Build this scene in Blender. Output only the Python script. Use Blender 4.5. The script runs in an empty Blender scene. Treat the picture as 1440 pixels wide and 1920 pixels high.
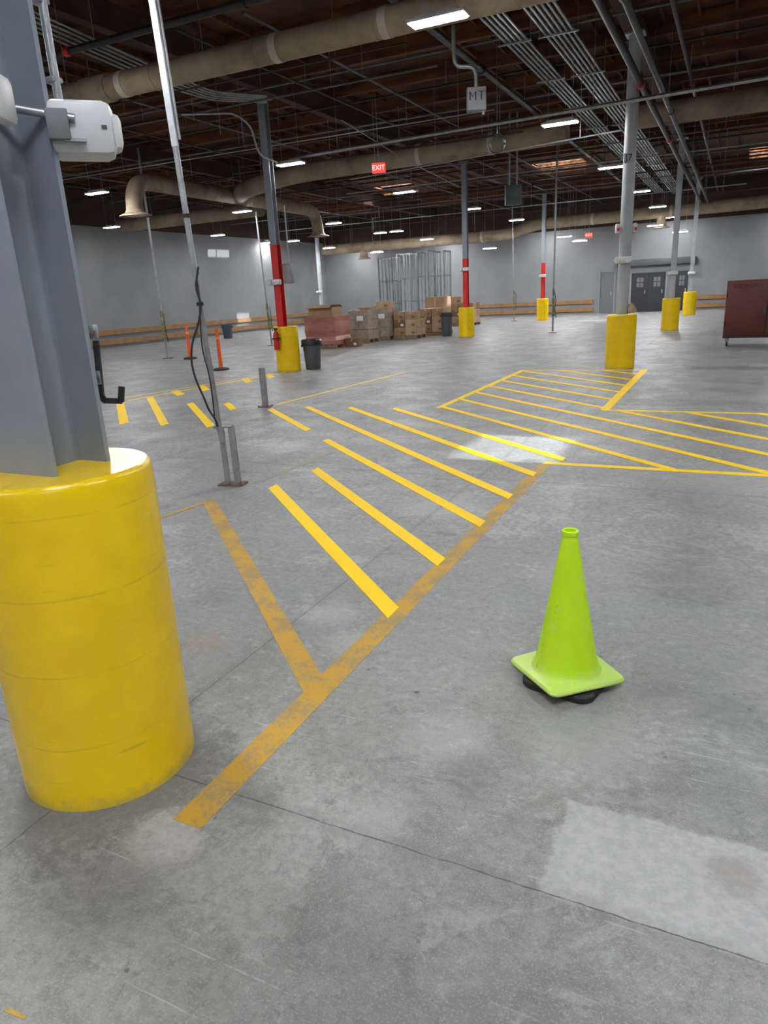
import bpy, bmesh, math, random
from mathutils import Vector, Matrix
random.seed(7)
SC = bpy.context.scene
COL = SC.collection
PI = math.pi
F = 1310.0; H = 1.6
# ------------------------------------------------------------------ camera
up = Vector((-220, 4190, 1310)).normalized()
fw = Vector((0, 0, -1))
Yc = (fw - up*fw.dot(up)).normalized()
Xc = Yc.cross(up)
cs, sn = math.cos(math.radians(26.56)), math.sin(math.radians(26.56))
Vc = Xc*cs - Yc*sn
Uc = Xc*sn + Yc*cs
R3 = Matrix((Vc, Uc, up))
cd = bpy.data.cameras.new('camera'); cam = bpy.data.objects.new('camera', cd); COL.objects.link(cam)
cam.matrix_world = Matrix.Translation((0, 0, H)) @ R3.to_4x4()
cd.sensor_fit = 'VERTICAL'; cd.sensor_height = 36; cd.lens = F/1920*36
cd.clip_start = .05; cd.clip_end = 300
SC.camera = cam
EYE = Vector((0, 0, H))
FWD = Vector((-sn, cs, 0)); RGT = Vector((cs, sn, 0))
def ray(x, y): return R3 @ Vector(((x-720)/F, (960-y)/F, -1))
def P(x, y, z=0.0):
    d = ray(x, y); return EYE + d*((z-H)/d.z)
def PX(x, y, X):
    d = ray(x, y); return EYE + d*(X/d.x)
def PY(x, y, Y):
    d = ray(x, y); return EYE + d*(Y/d.y)
def PD(x, y, base):
    d = ray(x, y); return EYE + d*((Vector(base)-EYE).dot(FWD)/d.dot(FWD))
def away(p, r):
    q = Vector((p.x, p.y, 0)).normalized(); return Vector((p.x, p.y, 0)) + q*r
CAMYAW = math.atan2(sn, cs)   # objects turned by this face the camera with their -y side

# ------------------------------------------------------------------ materials
def newmat(name):
    m = bpy.data.materials.new(name); m.use_nodes = True
    nt = m.node_tree; b = nt.nodes['Principled BSDF']; return m, nt, b
def M(name, col, rough=.5, metal=0., col2=None, vscale=4., lo=.4, hi=.65, bump=0., bscale=40., emit=None, es=0., alpha=None, stretch=None):
    m, nt, b = newmat(name)
    b.inputs['Base Color'].default_value = (*col, 1)
    b.inputs['Roughness'].default_value = rough; b.inputs['Metallic'].default_value = metal
    tc = nt.nodes.new('ShaderNodeTexCoord'); src = tc.outputs['Object']
    if stretch:
        mp = nt.nodes.new('ShaderNodeMapping'); mp.inputs['Scale'].default_value = stretch
        nt.links.new(src, mp.inputs['Vector']); src = mp.outputs['Vector']
    if col2:
        n = nt.nodes.new('ShaderNodeTexNoise'); n.inputs['Scale'].default_value = vscale; n.inputs['Detail'].default_value = 7
        n.inputs['Roughness'].default_value = .62
        nt.links.new(src, n.inputs['Vector'])
        r = nt.nodes.new('ShaderNodeValToRGB'); r.color_ramp.elements[0].position = lo; r.color_ramp.elements[1].position = hi
        r.color_ramp.elements[0].color = (*col, 1); r.color_ramp.elements[1].color = (*col2, 1)
        nt.links.new(n.outputs['Fac'], r.inputs['Fac']); nt.links.new(r.outputs['Color'], b.inputs['Base Color'])
    if bump:
        n = nt.nodes.new('ShaderNodeTexNoise'); n.inputs['Scale'].default_value = bscale; n.inputs['Detail'].default_value = 5
        nt.links.new(src, n.inputs['Vector'])
        bp = nt.nodes.new('ShaderNodeBump'); bp.inputs['Strength'].default_value = bump; bp.inputs['Distance'].default_value = .01
        nt.links.new(n.outputs['Fac'], bp.inputs['Height']); nt.links.new(bp.outputs['Normal'], b.inputs['Normal'])
    if emit:
        b.inputs['Emission Color'].default_value = (*emit, 1); b.inputs['Emission Strength'].default_value = es
    if alpha is not None: b.inputs['Alpha'].default_value = alpha
    return m

class NT:
    def __init__(s, nt): s.nt = nt
    def n(s, t, **k):
        nd = s.nt.nodes.new(t)
        for a, v in k.items(): setattr(nd, a, v)
        return nd
    def l(s, a, b): s.nt.links.new(a, b)
    def val(s, sock, v):
        if hasattr(v, 'is_linked') or isinstance(v, bpy.types.NodeSocket): s.l(v, sock)
        else: sock.default_value = v
    def math(s, op, a, b=0., c=None, clamp=False):
        nd = s.n('ShaderNodeMath', operation=op, use_clamp=clamp)
        s.val(nd.inputs[0], a); s.val(nd.inputs[1], b)
        if c is not None: s.val(nd.inputs[2], c)
        return nd.outputs[0]
    def sstep(s, x, a, b, o0=0., o1=1.):
        nd = s.n('ShaderNodeMapRange', interpolation_type='SMOOTHSTEP')
        s.val(nd.inputs[0], x); nd.inputs[1].default_value = a; nd.inputs[2].default_value = b
        nd.inputs[3].default_value = o0; nd.inputs[4].default_value = o1
        return nd.outputs[0]
    def noise(s, vec, scale, detail=5, rough=.6, dist=0.):
        nd = s.n('ShaderNodeTexNoise'); s.l(vec, nd.inputs['Vector'])
        nd.inputs['Scale'].default_value = scale; nd.inputs['Detail'].default_value = detail
        nd.inputs['Roughness'].default_value = rough; nd.inputs['Distortion'].default_value = dist
        return nd.outputs['Fac']
    def mix(s, f, a, b, blend='MIX'):
        nd = s.n('ShaderNodeMix', data_type='RGBA', blend_type=blend)
        s.val(nd.inputs[0], f)
        for i, v in ((6, a), (7, b)):
            if isinstance(v, tuple): nd.inputs[i].default_value = (*v, 1)
            else: s.l(v, nd.inputs[i])
        return nd.outputs[2]
    def mapping(s, vec, scale=(1, 1, 1), rot=(0, 0, 0), loc=(0, 0, 0)):
        nd = s.n('ShaderNodeMapping'); s.l(vec, nd.inputs['Vector'])
        nd.inputs['Scale'].default_value = scale; nd.inputs['Rotation'].default_value = rot; nd.inputs['Location'].default_value = loc
        return nd.outputs['Vector']

def floor_material():
    m, nt, b = newmat('concrete floor'); g = NT(nt)
    co = g.n('ShaderNodeTexCoord').outputs['Object']
    big = g.noise(co, .5, 6, .6); mid = g.noise(co, 1.9, 9, .72, .5); fine = g.noise(co, 26, 6, .75); grit = g.noise(co, 150, 3, .7)
    c = g.mix(g.sstep(big, .38, .60), (.196, .196, .192), (.262, .261, .255))
    c = g.mix(g.math('MULTIPLY', g.sstep(mid, .44, .60), .7), c, (.295, .295, .288))
    c = g.mix(g.math('MULTIPLY', g.sstep(g.noise(co, 3.3, 9, .8, 1.0), .53, .60), .45), c, (.145, .144, .142))
    c = g.mix(g.math('MULTIPLY', g.sstep(g.noise(g.mapping(co, loc=(11, 4, 0)), 1.2, 10, .8, .5), .53, .60), .55), c, (.39, .39, .382))
    c = g.mix(g.math('MULTIPLY', g.sstep(g.noise(g.mapping(co, loc=(1, 14, 0)), 9, 9, .85, .4), .55, .61), .55), c, (.40, .40, .392))
    c = g.mix(g.math('MULTIPLY', g.sstep(g.noise(g.mapping(co, loc=(7, 1, 0)), 7, 9, .85, .3), .56, .62), .55), c, (.12, .12, .117))
    c = g.mix(g.math('MULTIPLY', g.sstep(g.noise(g.mapping(co, loc=(2, 21, 0)), 17, 8, .8, .2), .54, .62), .45), c, (.14, .14, .137))
    c = g.mix(g.math('MULTIPLY', g.sstep(fine, .42, .60), .4), c, (.17, .17, .166))
    c = g.mix(g.math('MULTIPLY', g.sstep(grit, .52, .66), .5), c, (.42, .42, .41))
    # cooler worn areas
    c = g.mix(g.math('MULTIPLY', g.sstep(g.noise(g.mapping(co, loc=(3, 9, 0)), .7, 5), .5, .62), .2), c, (.21, .225, .25))
    # scratches
    for rot, th, st, sc in ((.7, .62, .5, 80), (-.5, .63, .4, 80), (1.4, .64, .45, 90), (2.2, .63, .4, 110), (.2, .65, .35, 120)):
        s = g.noise(g.mapping(co, scale=(1.1, sc, 1), rot=(0, 0, rot), loc=(rot*3, 0, 0)), 1.0, 4, .6)
        brk = g.sstep(g.noise(g.mapping(co, loc=(rot*9, 0, 0)), 1.8, 6, .75), .53, .58)
        c = g.mix(g.math('MULTIPLY', g.math('MULTIPLY', g.sstep(s, th, th+.04), brk), st), c, (.50, .50, .49))
    # little pits and dark drops
    wv = g.math('MULTIPLY', g.math('SUBTRACT', g.noise(co, 40, 3), .5), .1)
    for sc, loc, r0, r1, st in ((3.2, (0, 0, 0), .028, .045, .75), (8.5, (4, 4, 0), .05, .075, .55)):
        vo = g.n('ShaderNodeTexVoronoi'); g.l(g.mapping(co, loc=loc), vo.inputs['Vector']); vo.inputs['Scale'].default_value = sc
        sel = g.sstep(g.noise(g.mapping(co, loc=loc), 1.4, 4), .48, .55)
        c = g.mix(g.math('MULTIPLY', g.math('MULTIPLY', g.sstep(g.math('ADD', vo.outputs['Distance'], wv), r0, r1, 1, 0), st), sel), c, (.05, .05, .05))
    vo2 = g.n('ShaderNodeTexVoronoi'); g.l(g.mapping(co, loc=(5, 2, 0)), vo2.inputs['Vector']); vo2.inputs['Scale'].default_value = 1.5
    dd = g.math('ADD', vo2.outputs['Distance'], g.math('MULTIPLY', g.math('SUBTRACT', g.noise(co, 9, 7, .8), .5), .6))
    c = g.mix(g.math('MULTIPLY', g.sstep(dd, .06, .13, 1, 0), .45), c, (.10, .10, .10))
    sx = g.n('ShaderNodeSeparateXYZ'); g.l(co, sx.inputs[0]); X, Y = sx.outputs[0], sx.outputs[1]
    wob = g.math('MULTIPLY', g.math('SUBTRACT', g.noise(co, 9, 9, .82), .5), .35)
    wob2 = g.math('MULTIPLY', g.math('SUBTRACT', g.noise(co, 30, 7, .8), .5), .5)
    def boxm(cx, cy, hx, hy, soft):
        ax = g.math('DIVIDE', g.math('ABSOLUTE', g.math('SUBTRACT', X, cx)), hx)
        ay = g.math('DIVIDE', g.math('ABSOLUTE', g.math('SUBTRACT', Y, cy)), hy)
        d = g.math('ADD', g.math('ADD', g.math('MAXIMUM', ax, ay), g.math('MULTIPLY', wob, 1.1)), g.math('MULTIPLY', wob2, .3))
        return g.sstep(d, 1-soft, 1+soft, 1, 0)
    def blob(cx, cy, r, soft):
        ax = g.math('POWER', g.math('SUBTRACT', X, cx), 2.); ay = g.math('POWER', g.math('SUBTRACT', Y, cy), 2.)
        d = g.math('ADD', g.math('ADD', g.math('DIVIDE', g.math('SQRT', g.math('ADD', ax, ay)), r), g.math('MULTIPLY', wob, 5.)), g.math('MULTIPLY', wob2, 4.))
        return g.sstep(d, 1-soft, 1+soft, 1, 0)
    spk = g.sstep(fine, .38, .58, .8, .55)
    c = g.mix(g.math('MULTIPLY', boxm(-.05, 1.73, .30, .20, .05), spk), c, (.455, .458, .452))
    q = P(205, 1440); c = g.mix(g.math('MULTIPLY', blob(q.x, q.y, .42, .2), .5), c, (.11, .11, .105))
    q = P(310, 1570); c = g.mix(g.math('MULTIPLY', blob(q.x, q.y, .12, .3), spk), c, (.46, .46, .44))
    q = P(1375, 1640); c = g.mix(g.math('MULTIPLY', blob(q.x, q.y, .07, .5), .45), c, (.2, .175, .155))
    q = P(180, 1680); c = g.mix(g.math('MULTIPLY', blob(q.x, q.y, .2, .6), .35), c, (.09, .09, .085))
    for (px, py, r) in ((660, 1205, .12), (1380, 900, .5), (830, 950, .3), (620, 1150, .15), (1100, 1390, .2), (840, 1380, .15), (700, 1540, .1)):
        q = P(px, py); c = g.mix(g.math('MULTIPLY', blob(q.x, q.y, r, .6), .4), c, (.42, .42, .41))
    for (px, py, r) in ((1290, 1100, .25), (880, 1450, .1), (1370, 1340, .12), (400, 1120, .12), (560, 860, .3)):
        q = P(px, py); c = g.mix(g.math('MULTIPLY', blob(q.x, q.y, r, .5), .35), c, (.11, .11, .11))
    q = P(380, 1205); c = g.mix(g.math('MULTIPLY', blob(q.x, q.y, .12, .5), .3), c, (.30, .2, .08))
    # saw-cut joints
    jw = g.math('MULTIPLY', g.math('SUBTRACT', g.noise(co, 6, 5, .7), .5), .02)
    def joint(A, off, per):
        t = g.math('ADD', g.math('ADD', A, off), jw)
        md = g.math('ABSOLUTE', g.math('SUBTRACT', g.math('MODULO', g.math('ADD', t, per*20.5), per), per/2))
        return md
    jx = joint(X, 1.92, 3.6); jy = joint(Y, -1.535, 4.2)
    jn = g.math('MINIMUM', jx, jy)
    c = g.mix(g.math('MULTIPLY', g.sstep(jn, .015, .05, 1, 0), .2), c, (.12, .12, .12))
    brkj = g.sstep(g.noise(co, 14, 5, .7), .35, .55, .35, .85)
    c = g.mix(g.math('MULTIPLY', g.sstep(jn, .0012, .0035, 1, 0), brkj), c, (.06, .06, .06))
    g.l(c, b.inputs['Base Color'])
    b.inputs['Specular IOR Level'].default_value = .42
    g.l(g.math('ADD', g.sstep(mid, .4, .6, .28, .5), g.math('MULTIPLY', g.sstep(fine, .4, .6), .14)), b.inputs['Roughness'])
    bp = g.n('ShaderNodeBump'); bp.inputs['Strength'].default_value = .4; bp.inputs['Distance'].default_value = .004
    h = g.math('SUBTRACT', g.math('ADD', fine, g.math('MULTIPLY', grit, .5)), g.math('MULTIPLY', g.sstep(jn, .0015, .004, 1, 0), 2.))
    g.l(h, bp.inputs['Height']); g.l(bp.outputs['Normal'], b.inputs['Normal'])
    return m
def paint_material(name, col, worn, amt, lo, hi, spec=.2):
    m, nt, b = newmat(name); g = NT(nt)
    co = g.n('ShaderNodeNewGeometry').outputs['Position']
    n1 = g.noise(co, 5, 9, .75); n2 = g.noise(co, 60, 4, .75)
    f = g.math('MULTIPLY', g.sstep(g.math('ADD', g.math('MULTIPLY', n1, .65), g.math('MULTIPLY', n2, .35)), lo, hi), amt)
    g.l(g.mix(f, col, worn), b.inputs['Base Color']); b.inputs['Roughness'].default_value = .55
    b.inputs['Specular IOR Level'].default_value = spec
    return m
m_floor = floor_material()
m_fresh = paint_material('fresh yellow stripe paint', (1.0, .66, .002), (.80, .48, .02), .4, .54, .66)
m_faded = paint_material('faded yellow stripe paint', (.54, .31, .04), (.31, .24, .13), .85, .45, .56)
m_ghost = paint_material('almost worn off stripe paint', (.36, .28, .12), (.25, .25, .245), .95, .44, .53)
m_wall = M('painted wall', (.22, .222, .23), .85, col2=(.185, .19, .2), vscale=.6)
m_wood = M('dark roof timber', (.065, .019, .007), .85, col2=(.17, .058, .019), vscale=2.2, stretch=(.4, 3, 3))
m_deck = M('roof plywood', (.045, .014, .005), .9, col2=(.13, .045, .015), vscale=.9)
m_beam = M('glulam girder', (.04, .016, .008), .85, col2=(.07, .029, .013), vscale=2)
m_uppershade = M('painted upper wall shade', (.028, .014, .009), .9, col2=(.045, .023, .013), vscale=2)  # dark colour stands in for the shade above the lamps
def ymat():
    m, nt, b = newmat('glossy yellow bollard paint'); g = NT(nt)
    co = g.n('ShaderNodeTexCoord').outputs['Object']
    c = g.mix(g.sstep(g.noise(co, 2.5, 4), .40, .65), (.86, .57, .002), (.95, .65, .003))
    c = g.mix(g.math('MULTIPLY', g.sstep(g.noise(co, 9, 8, .78), .60, .68), .15), c, (.60, .43, .03))
    s = g.noise(g.mapping(co, scale=(2, 2, 45)), 1, 3)
    c = g.mix(g.math('MULTIPLY', g.math('MULTIPLY', g.sstep(s, .64, .67), g.sstep(g.noise(co, 3, 3), .54, .6)), .35), c, (.35, .24, .02))
    sx = g.n('ShaderNodeSeparateXYZ'); g.l(co, sx.inputs[0])
    zz = g.math('ADD', sx.outputs[2], g.math('MULTIPLY', g.math('SUBTRACT', g.noise(co, 8, 7, .75), .5), .3))
    c = g.mix(g.math('MULTIPLY', g.sstep(zz, -.02, .07, 1, 0), .5), c, (.42, .32, .10))
    zw = g.math('ADD', sx.outputs[2], g.math('MULTIPLY', g.math('SUBTRACT', g.noise(co, 2.2, 3), .5), .04))
    md = g.math('ABSOLUTE', g.math('SUBTRACT', g.math('MODULO', g.math('ADD', zw, 10.03), .26), .13))
    seam = g.math('MULTIPLY', g.sstep(md, .0008, .004, 1, 0), g.sstep(g.noise(co, 4, 4), .42, .56))
    c = g.mix(g.math('MULTIPLY', seam, .4), c, (.50, .34, .02))
    g.l(c, b.inputs['Base Color']); b.inputs['Roughness'].default_value = .27
    bp = g.n('ShaderNodeBump'); bp.inputs['Strength'].default_value = .2; bp.inputs['Distance'].default_value = .01
    hgt = g.math('ADD', g.noise(g.mapping(co, scale=(1, 1, 2.5)), 4, 3), g.math('MULTIPLY', g.noise(co, 50, 4), .15))
    g.l(g.math('SUBTRACT', hgt, g.math('MULTIPLY', seam, .15)), bp.inputs['Height']); g.l(bp.outputs['Normal'], b.inputs['Normal'])
    return m
m_yel = ymat()
m_steelblue = M('blue grey column paint', (.235, .268, .32), .42, col2=(.275, .31, .36), vscale=2, bump=.08)
m_steelmid = M('mid grey column paint', (.24, .265, .30), .5, col2=(.20, .225, .255), vscale=2)
m_steelgrey = M('light grey column paint', (.40, .42, .44), .5, col2=(.32, .34, .36), vscale=3)
m_red = M('red column paint', (.62, .02, .018), .45, col2=(.48, .018, .016), vscale=3)
m_galv = M('galvanised steel', (.40, .42, .44), .38, .7, col2=(.28, .30, .32), vscale=9)
m_conduit = M('galvanised conduit', (.34, .36, .38), .42, .5, col2=(.24, .26, .28), vscale=5)
m_dconduit = M('dull dark conduit', (.13, .13, .135), .5, .4, col2=(.08, .08, .085), vscale=5)
m_cagebar = M('cage bar steel', (.20, .21, .22), .5, .3, col2=(.14, .15, .16), vscale=5)
m_black = M('black iron pipe', (.018, .016, .017), .5, .2, col2=(.036, .03, .028), vscale=5)
m_rubber = M('black rubber', (.012, .012, .014), .7, col2=(.028, .028, .03), vscale=8, bump=.2)
m_duct = M('beige canvas duct', (.32, .25, .175), .8, col2=(.18, .13, .085), vscale=1.6, lo=.42, hi=.66, bump=.6, bscale=5)
m_band = M('pale duct tape band', (.50, .45, .38), .7, col2=(.4, .35, .29), vscale=4)
m_white = M('white plastic', (.70, .71, .72), .4, col2=(.62, .63, .64), vscale=3)
m_housing = M('white fixture housing', (.6, .6, .6), .5)
m_lamp = M('led strip', (1, 1, 1), .5, emit=(.97, .98, 1.0), es=300)
def conemat(name, base):
    m, nt, b = newmat(name); g = NT(nt); co = g.n('ShaderNodeTexCoord').outputs['Object']
    c = g.mix(g.sstep(g.noise(co, 5, 6), .42, .6), base, (base[0]*1.12, min(1, base[1]*1.04), base[2]*3+.01))
    c = g.mix(g.math('MULTIPLY', g.sstep(g.noise(co, 12, 9, .8), .56, .64), .4), c, (.58, .66, .30))
    c = g.mix(g.math('MULTIPLY', g.sstep(g.noise(g.mapping(co, scale=(8, 8, 2.5), loc=(2, 3, 1)), 2, 8, .8), .61, .66), .8), c, (.12, .16, .04))
    sx = g.n('ShaderNodeSeparateXYZ'); g.l(co, sx.inputs[0])
    zz = g.math('ADD', sx.outputs[2], g.math('MULTIPLY', g.math('SUBTRACT', g.noise(co, 20, 7, .75), .5), .16))
    c = g.mix(g.math('MULTIPLY', g.sstep(zz, .045, .11, 1, 0), .55), c, (.52, .62, .30))
    g.l(c, b.inputs['Base Color']); b.inputs['Roughness'].default_value = .42
    return m
m_lime = conemat('scuffed lime cone plastic', (.50, .80, .004))
m_orange = M('orange delineator plastic', (.85, .12, .012), .45, col2=(.7, .09, .02), vscale=5)
m_band2 = M('worn delineator band', (.75, .40, .25), .5, col2=(.6, .25, .15), vscale=20)
m_card = M('brown cardboard', (.36, .225, .125), .85, col2=(.29, .18, .10), vscale=3)
m_card2 = M('dark brown cardboard', (.21, .13, .07), .85, col2=(.17, .10, .055), vscale=3)
m_card3 = M('light brown cardboard', (.46, .31, .19), .85, col2=(.38, .25, .15), vscale=3)
m_cardw = M('film wrapped pale cardboard', (.27, .21, .165), .3, col2=(.38, .32, .27), vscale=5)
m_tape = M('packing tape', (.42, .33, .2), .3)
m_wrapred = M('red tinted stretch film', (.33, .10, .08), .25, col2=(.44, .19, .15), vscale=1.2, bump=.3, bscale=4, stretch=(1, 1, 3))
m_pallet = M('pallet timber', (.28, .19, .11), .85, col2=(.2, .13, .08), vscale=5)
m_board = M('wall guard board', (.30, .16, .065), .8, col2=(.22, .12, .05), vscale=3)
m_can = M('grey rubbish can plastic', (.085, .095, .11), .5, col2=(.06, .07, .08), vscale=4)
m_canblue = M('blue grey bin plastic', (.06, .075, .10), .5)
m_bag = M('black bin liner', (.02, .02, .022), .3, bump=.4, bscale=20)
m_cart = M('rust red cabinet paint', (.115, .020, .013), .5, col2=(.085, .016, .011), vscale=3)
m_cartd = M('dark red lettering', (.025, .005, .004), .6)
m_dgrey = M('dark grey paint', (.06, .065, .07), .5)
m_boxgrey = M('grey enclosure paint', (.19, .20, .21), .5, col2=(.16, .17, .18), vscale=5)
m_boxlight = M('pale grey box cover', (.30, .31, .33), .5, col2=(.26, .27, .29), vscale=5)
m_ink = M('black lettering', (.004, .004, .004), .6)
m_exit = M('red exit sign face', (.55, .03, .03), .4, emit=(1, .08, .07), es=.9)
m_exitl = M('exit sign letters', (.9, .6, .6), .4, emit=(1, .55, .5), es=1.6)
m_doorg = M('grey door paint', (.11, .12, .13), .5)
m_doord = M('dark door paint', (.012, .013, .016), .5)
m_pane = M('door window pane', (.14, .15, .17), .2)
m_tan = M('tan canvas bag', (.46, .36, .26), .9, col2=(.34, .25, .18), vscale=9)
m_sign = M('white sign', (.75, .75, .73), .5)
m_tapey = M('caution tape yellow', (.35, .33, .10), .5, col2=(.1, .1, .06), vscale=30, lo=.46, hi=.52)
m_rust = M('rusty bolt steel', (.14, .07, .05), .7, .3, col2=(.22, .16, .13), vscale=30)
m_shaft = M('skylight shaft timber', (.42, .18, .08), .8, col2=(.16, .065, .03), vscale=5, lo=.45, hi=.56)

# ------------------------------------------------------------------ mesh builder
class MB:
    def __init__(s): s.bm = bmesh.new()
    def box(s, c, size, rz=0, bev=0., rot=None):
        r = bmesh.ops.create_cube(s.bm, size=1); vs = r['verts']
        bmesh.ops.scale(s.bm, vec=size, verts=vs)
        if bev:
            es = list({e for v in vs for e in v.link_edges})
            rr = bmesh.ops.bevel(s.bm, geom=es, offset=bev, segments=2, affect='EDGES', profile=.5)
            vs = list({v for f in rr['faces'] for v in f.verts} | {v for v in vs if v.is_valid})
        m = Matrix.Translation(c) @ (rot.to_4x4() if rot else Matrix.Rotation(rz, 4, 'Z'))
        bmesh.ops.transform(s.bm, matrix=m, verts=vs); return s
    def ring(s, c, t, n0, r, n):
        b = t.cross(n0).normalized(); a = b.cross(t).normalized()
        return [s.bm.verts.new(c + (a*math.cos(2*PI*i/n) + b*math.sin(2*PI*i/n))*r) for i in range(n)], a
    def tube(s, pts, r, n=8, cap=True):
        pts = [Vector(p) for p in pts]; rs = r if isinstance(r, (list, tuple)) else [r]*len(pts)
        prev = None; nn = None
        for i, p in enumerate(pts):
            t = ((pts[min(i+1, len(pts)-1)]-p).normalized() + (p-pts[max(i-1, 0)]).normalized()).normalized()
            if nn is None: nn = Vector((0, 0, 1)) if abs(t.z) < .9 else Vector((1, 0, 0))
            nn = (nn - t*nn.dot(t)).normalized()
            rg, nn = s.ring(p, t, nn, rs[i], n)
            if prev:
                for k in range(n): s.bm.faces.new((prev[k], prev[(k+1) % n], rg[(k+1) % n], rg[k]))
            elif cap: s.bm.faces.new(rg[::-1])
            prev = rg
        if cap: s.bm.faces.new(prev)
        return s
    def cyl(s, a, b, r, r2=None, n=12): return s.tube([a, b], [r, r if r2 is None else r2], n)
    def lathe(s, prof, c=(0, 0, 0), n=32, cap=True):
        c = Vector(c); prev = None
        for (r, z) in prof:
            rg = [s.bm.verts.new(c+Vector((r*math.cos(2*PI*i/n), r*math.sin(2*PI*i/n), z))) for i in range(n)]
            if prev:
                for k in range(n): s.bm.faces.new((prev[k], prev[(k+1) % n], rg[(k+1) % n], rg[k]))
            elif cap: s.bm.faces.new(rg[::-1])
            prev = rg
        if cap: s.bm.faces.new(prev)
        return s
    def prism(s, pts, z0, z1):
        lo = [s.bm.verts.new((p[0], p[1], z0)) for p in pts]; hi = [s.bm.verts.new((p[0], p[1], z1)) for p in pts]
        n = len(pts); s.bm.faces.new(lo[::-1]); s.bm.faces.new(hi)
        for i in range(n): s.bm.faces.new((lo[i], lo[(i+1) % n], hi[(i+1) % n], hi[i]))
        return s
    def face(s, pts):
        s.bm.faces.new([s.bm.verts.new(p) for p in pts]); return s
    def xf(s, m): bmesh.ops.transform(s.bm, matrix=m, verts=s.bm.verts); return s
    def build(s, name, mat, parent=None, smooth=True, world=True):
        bmesh.ops.recalc_face_normals(s.bm, faces=s.bm.faces)
        off = Vector((0, 0, 0))
        if parent is not None:
            root = parent
            if world:
                while root is not None: off += root.location; root = root.parent
        elif world:
            xs = [v.co for v in s.bm.verts]
            off = Vector(((min(v.x for v in xs)+max(v.x for v in xs))/2, (min(v.y for v in xs)+max(v.y for v in xs))/2, min(v.z for v in xs)))
        if world: bmesh.ops.translate(s.bm, vec=-off, verts=s.bm.verts)
        me = bpy.data.meshes.new(name); s.bm.to_mesh(me); s.bm.free(); me.materials.append(mat)
        if smooth: me.shade_smooth(); me.set_sharp_from_angle(angle=math.radians(38))
        o = bpy.data.objects.new(name, me); COL.objects.link(o)
        if parent is not None: o.parent = parent
        elif world: o.location = off
        return o
def fillet(pts, r, n=5):
    pts = [Vector(p) for p in pts]; out = [pts[0]]
    for i in range(1, len(pts)-1):
        a, b, c = pts[i-1], pts[i], pts[i+1]
        d1 = (a-b); d2 = (c-b); rr = min(r, d1.length*.9 if i == 1 else d1.length*.49, d2.length*.9 if i == len(pts)-2 else d2.length*.49)
        p0 = b+d1.normalized()*rr; p2 = b+d2.normalized()*rr
        for k in range(n+1):
            t = k/n; out.append(p0*(1-t)**2 + b*2*t*(1-t) + p2*t*t)
    out.append(pts[-1]); return out
def tag(o, label, cat, group=None):
    o['label'] = label; o['category'] = cat
    if group: o['group'] = group
    return o
def thing(name, label, cat, loc=(0, 0, 0), rz=0, group=None):
    o = bpy.data.objects.new(name, None); COL.objects.link(o); o.empty_display_size = .1
    o.location = loc; o.rotation_euler = (0, 0, rz); return tag(o, label, cat, group)
def struct(o): o['kind'] = 'structure'; return o
def dup(root, loc, rz=0, label=None, group=None):
    r = root.copy(); COL.objects.link(r); r.location = loc; r.rotation_euler = (0, 0, rz)
    if label: r['label'] = label
    if group: r['group'] = group
    for ch in list(root.children):
        c = ch.copy(); COL.objects.link(c); c.parent = r
        for gch in ch.children:
            d = gch.copy(); COL.objects.link(d); d.parent = c
    return r
def text(name, s, size, mat, parent, loc, rot, depth=.002):
    cu = bpy.data.curves.new(name, 'FONT'); cu.body = s; cu.size = size; cu.align_x = 'CENTER'; cu.align_y = 'CENTER'; cu.extrude = depth
    t = bpy.data.objects.new(name, cu); COL.objects.link(t)
    bpy.context.view_layer.update()
    me = bpy.data.meshes.new_from_object(t.evaluated_get(bpy.context.evaluated_depsgraph_get()))
    bpy.data.objects.remove(t); me.materials.clear(); me.materials.append(mat)
    o = bpy.data.objects.new(name, me); COL.objects.link(o); o.parent = parent; o.location = loc; o.rotation_euler = rot; return o
ORD = ['first', 'second', 'third', 'fourth', 'fifth', 'sixth', 'seventh', 'eighth', 'ninth', 'tenth', 'eleventh', 'twelfth']

# ------------------------------------------------------------------ room shell
XL, XR, Y0, Y1, ZC = -23.5, 9.0, -6.0, 40.5, 6.3
ZH = 5.99    # height where hanger rods are fixed
struct(MB().box(((XL+XR)/2, (Y0+Y1)/2, -.05), (XR-XL+.6, Y1-Y0+.6, .1)).build('floor', m_floor, smooth=False))
fl = bpy.data.objects['floor']
fl.data.transform(Matrix.Translation(fl.location)); fl.location = (0, 0, 0)
struct(MB().box((XL-.1, (Y0+Y1)/2, ZC/2), (.2, Y1-Y0+.4, ZC)).build('wall_left', m_wall, smooth=False))
struct(MB().box((XR+.1, (Y0+Y1)/2, ZC/2), (.2, Y1-Y0+.4, ZC)).build('wall_right', m_wall, smooth=False))
struct(MB().box(((XL+XR)/2, Y1+.1, ZC/2), (XR-XL, .2, ZC)).build('wall_back', m_wall, smooth=False))
struct(MB().box(((XL+XR)/2, Y0-.1, ZC/2), (XR-XL, .2, ZC)).build('wall_front', m_wall, smooth=False))
struct(MB().box(((XL+XR)/2, Y1-.03, (4.35+ZC)/2), (XR-XL-.1, .06, ZC-4.36)).build('shade_band_back', m_uppershade, smooth=False))  # added sheet painting the unlit upper part of the back wall
struct(MB().box((XL+.03, (Y0+Y1)/2, (4.75+ZC)/2), (.06, Y1-Y0-.2, ZC-4.76)).build('shade_band_left', m_uppershade, smooth=False))  # same painted shade along the top of the left wall
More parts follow.
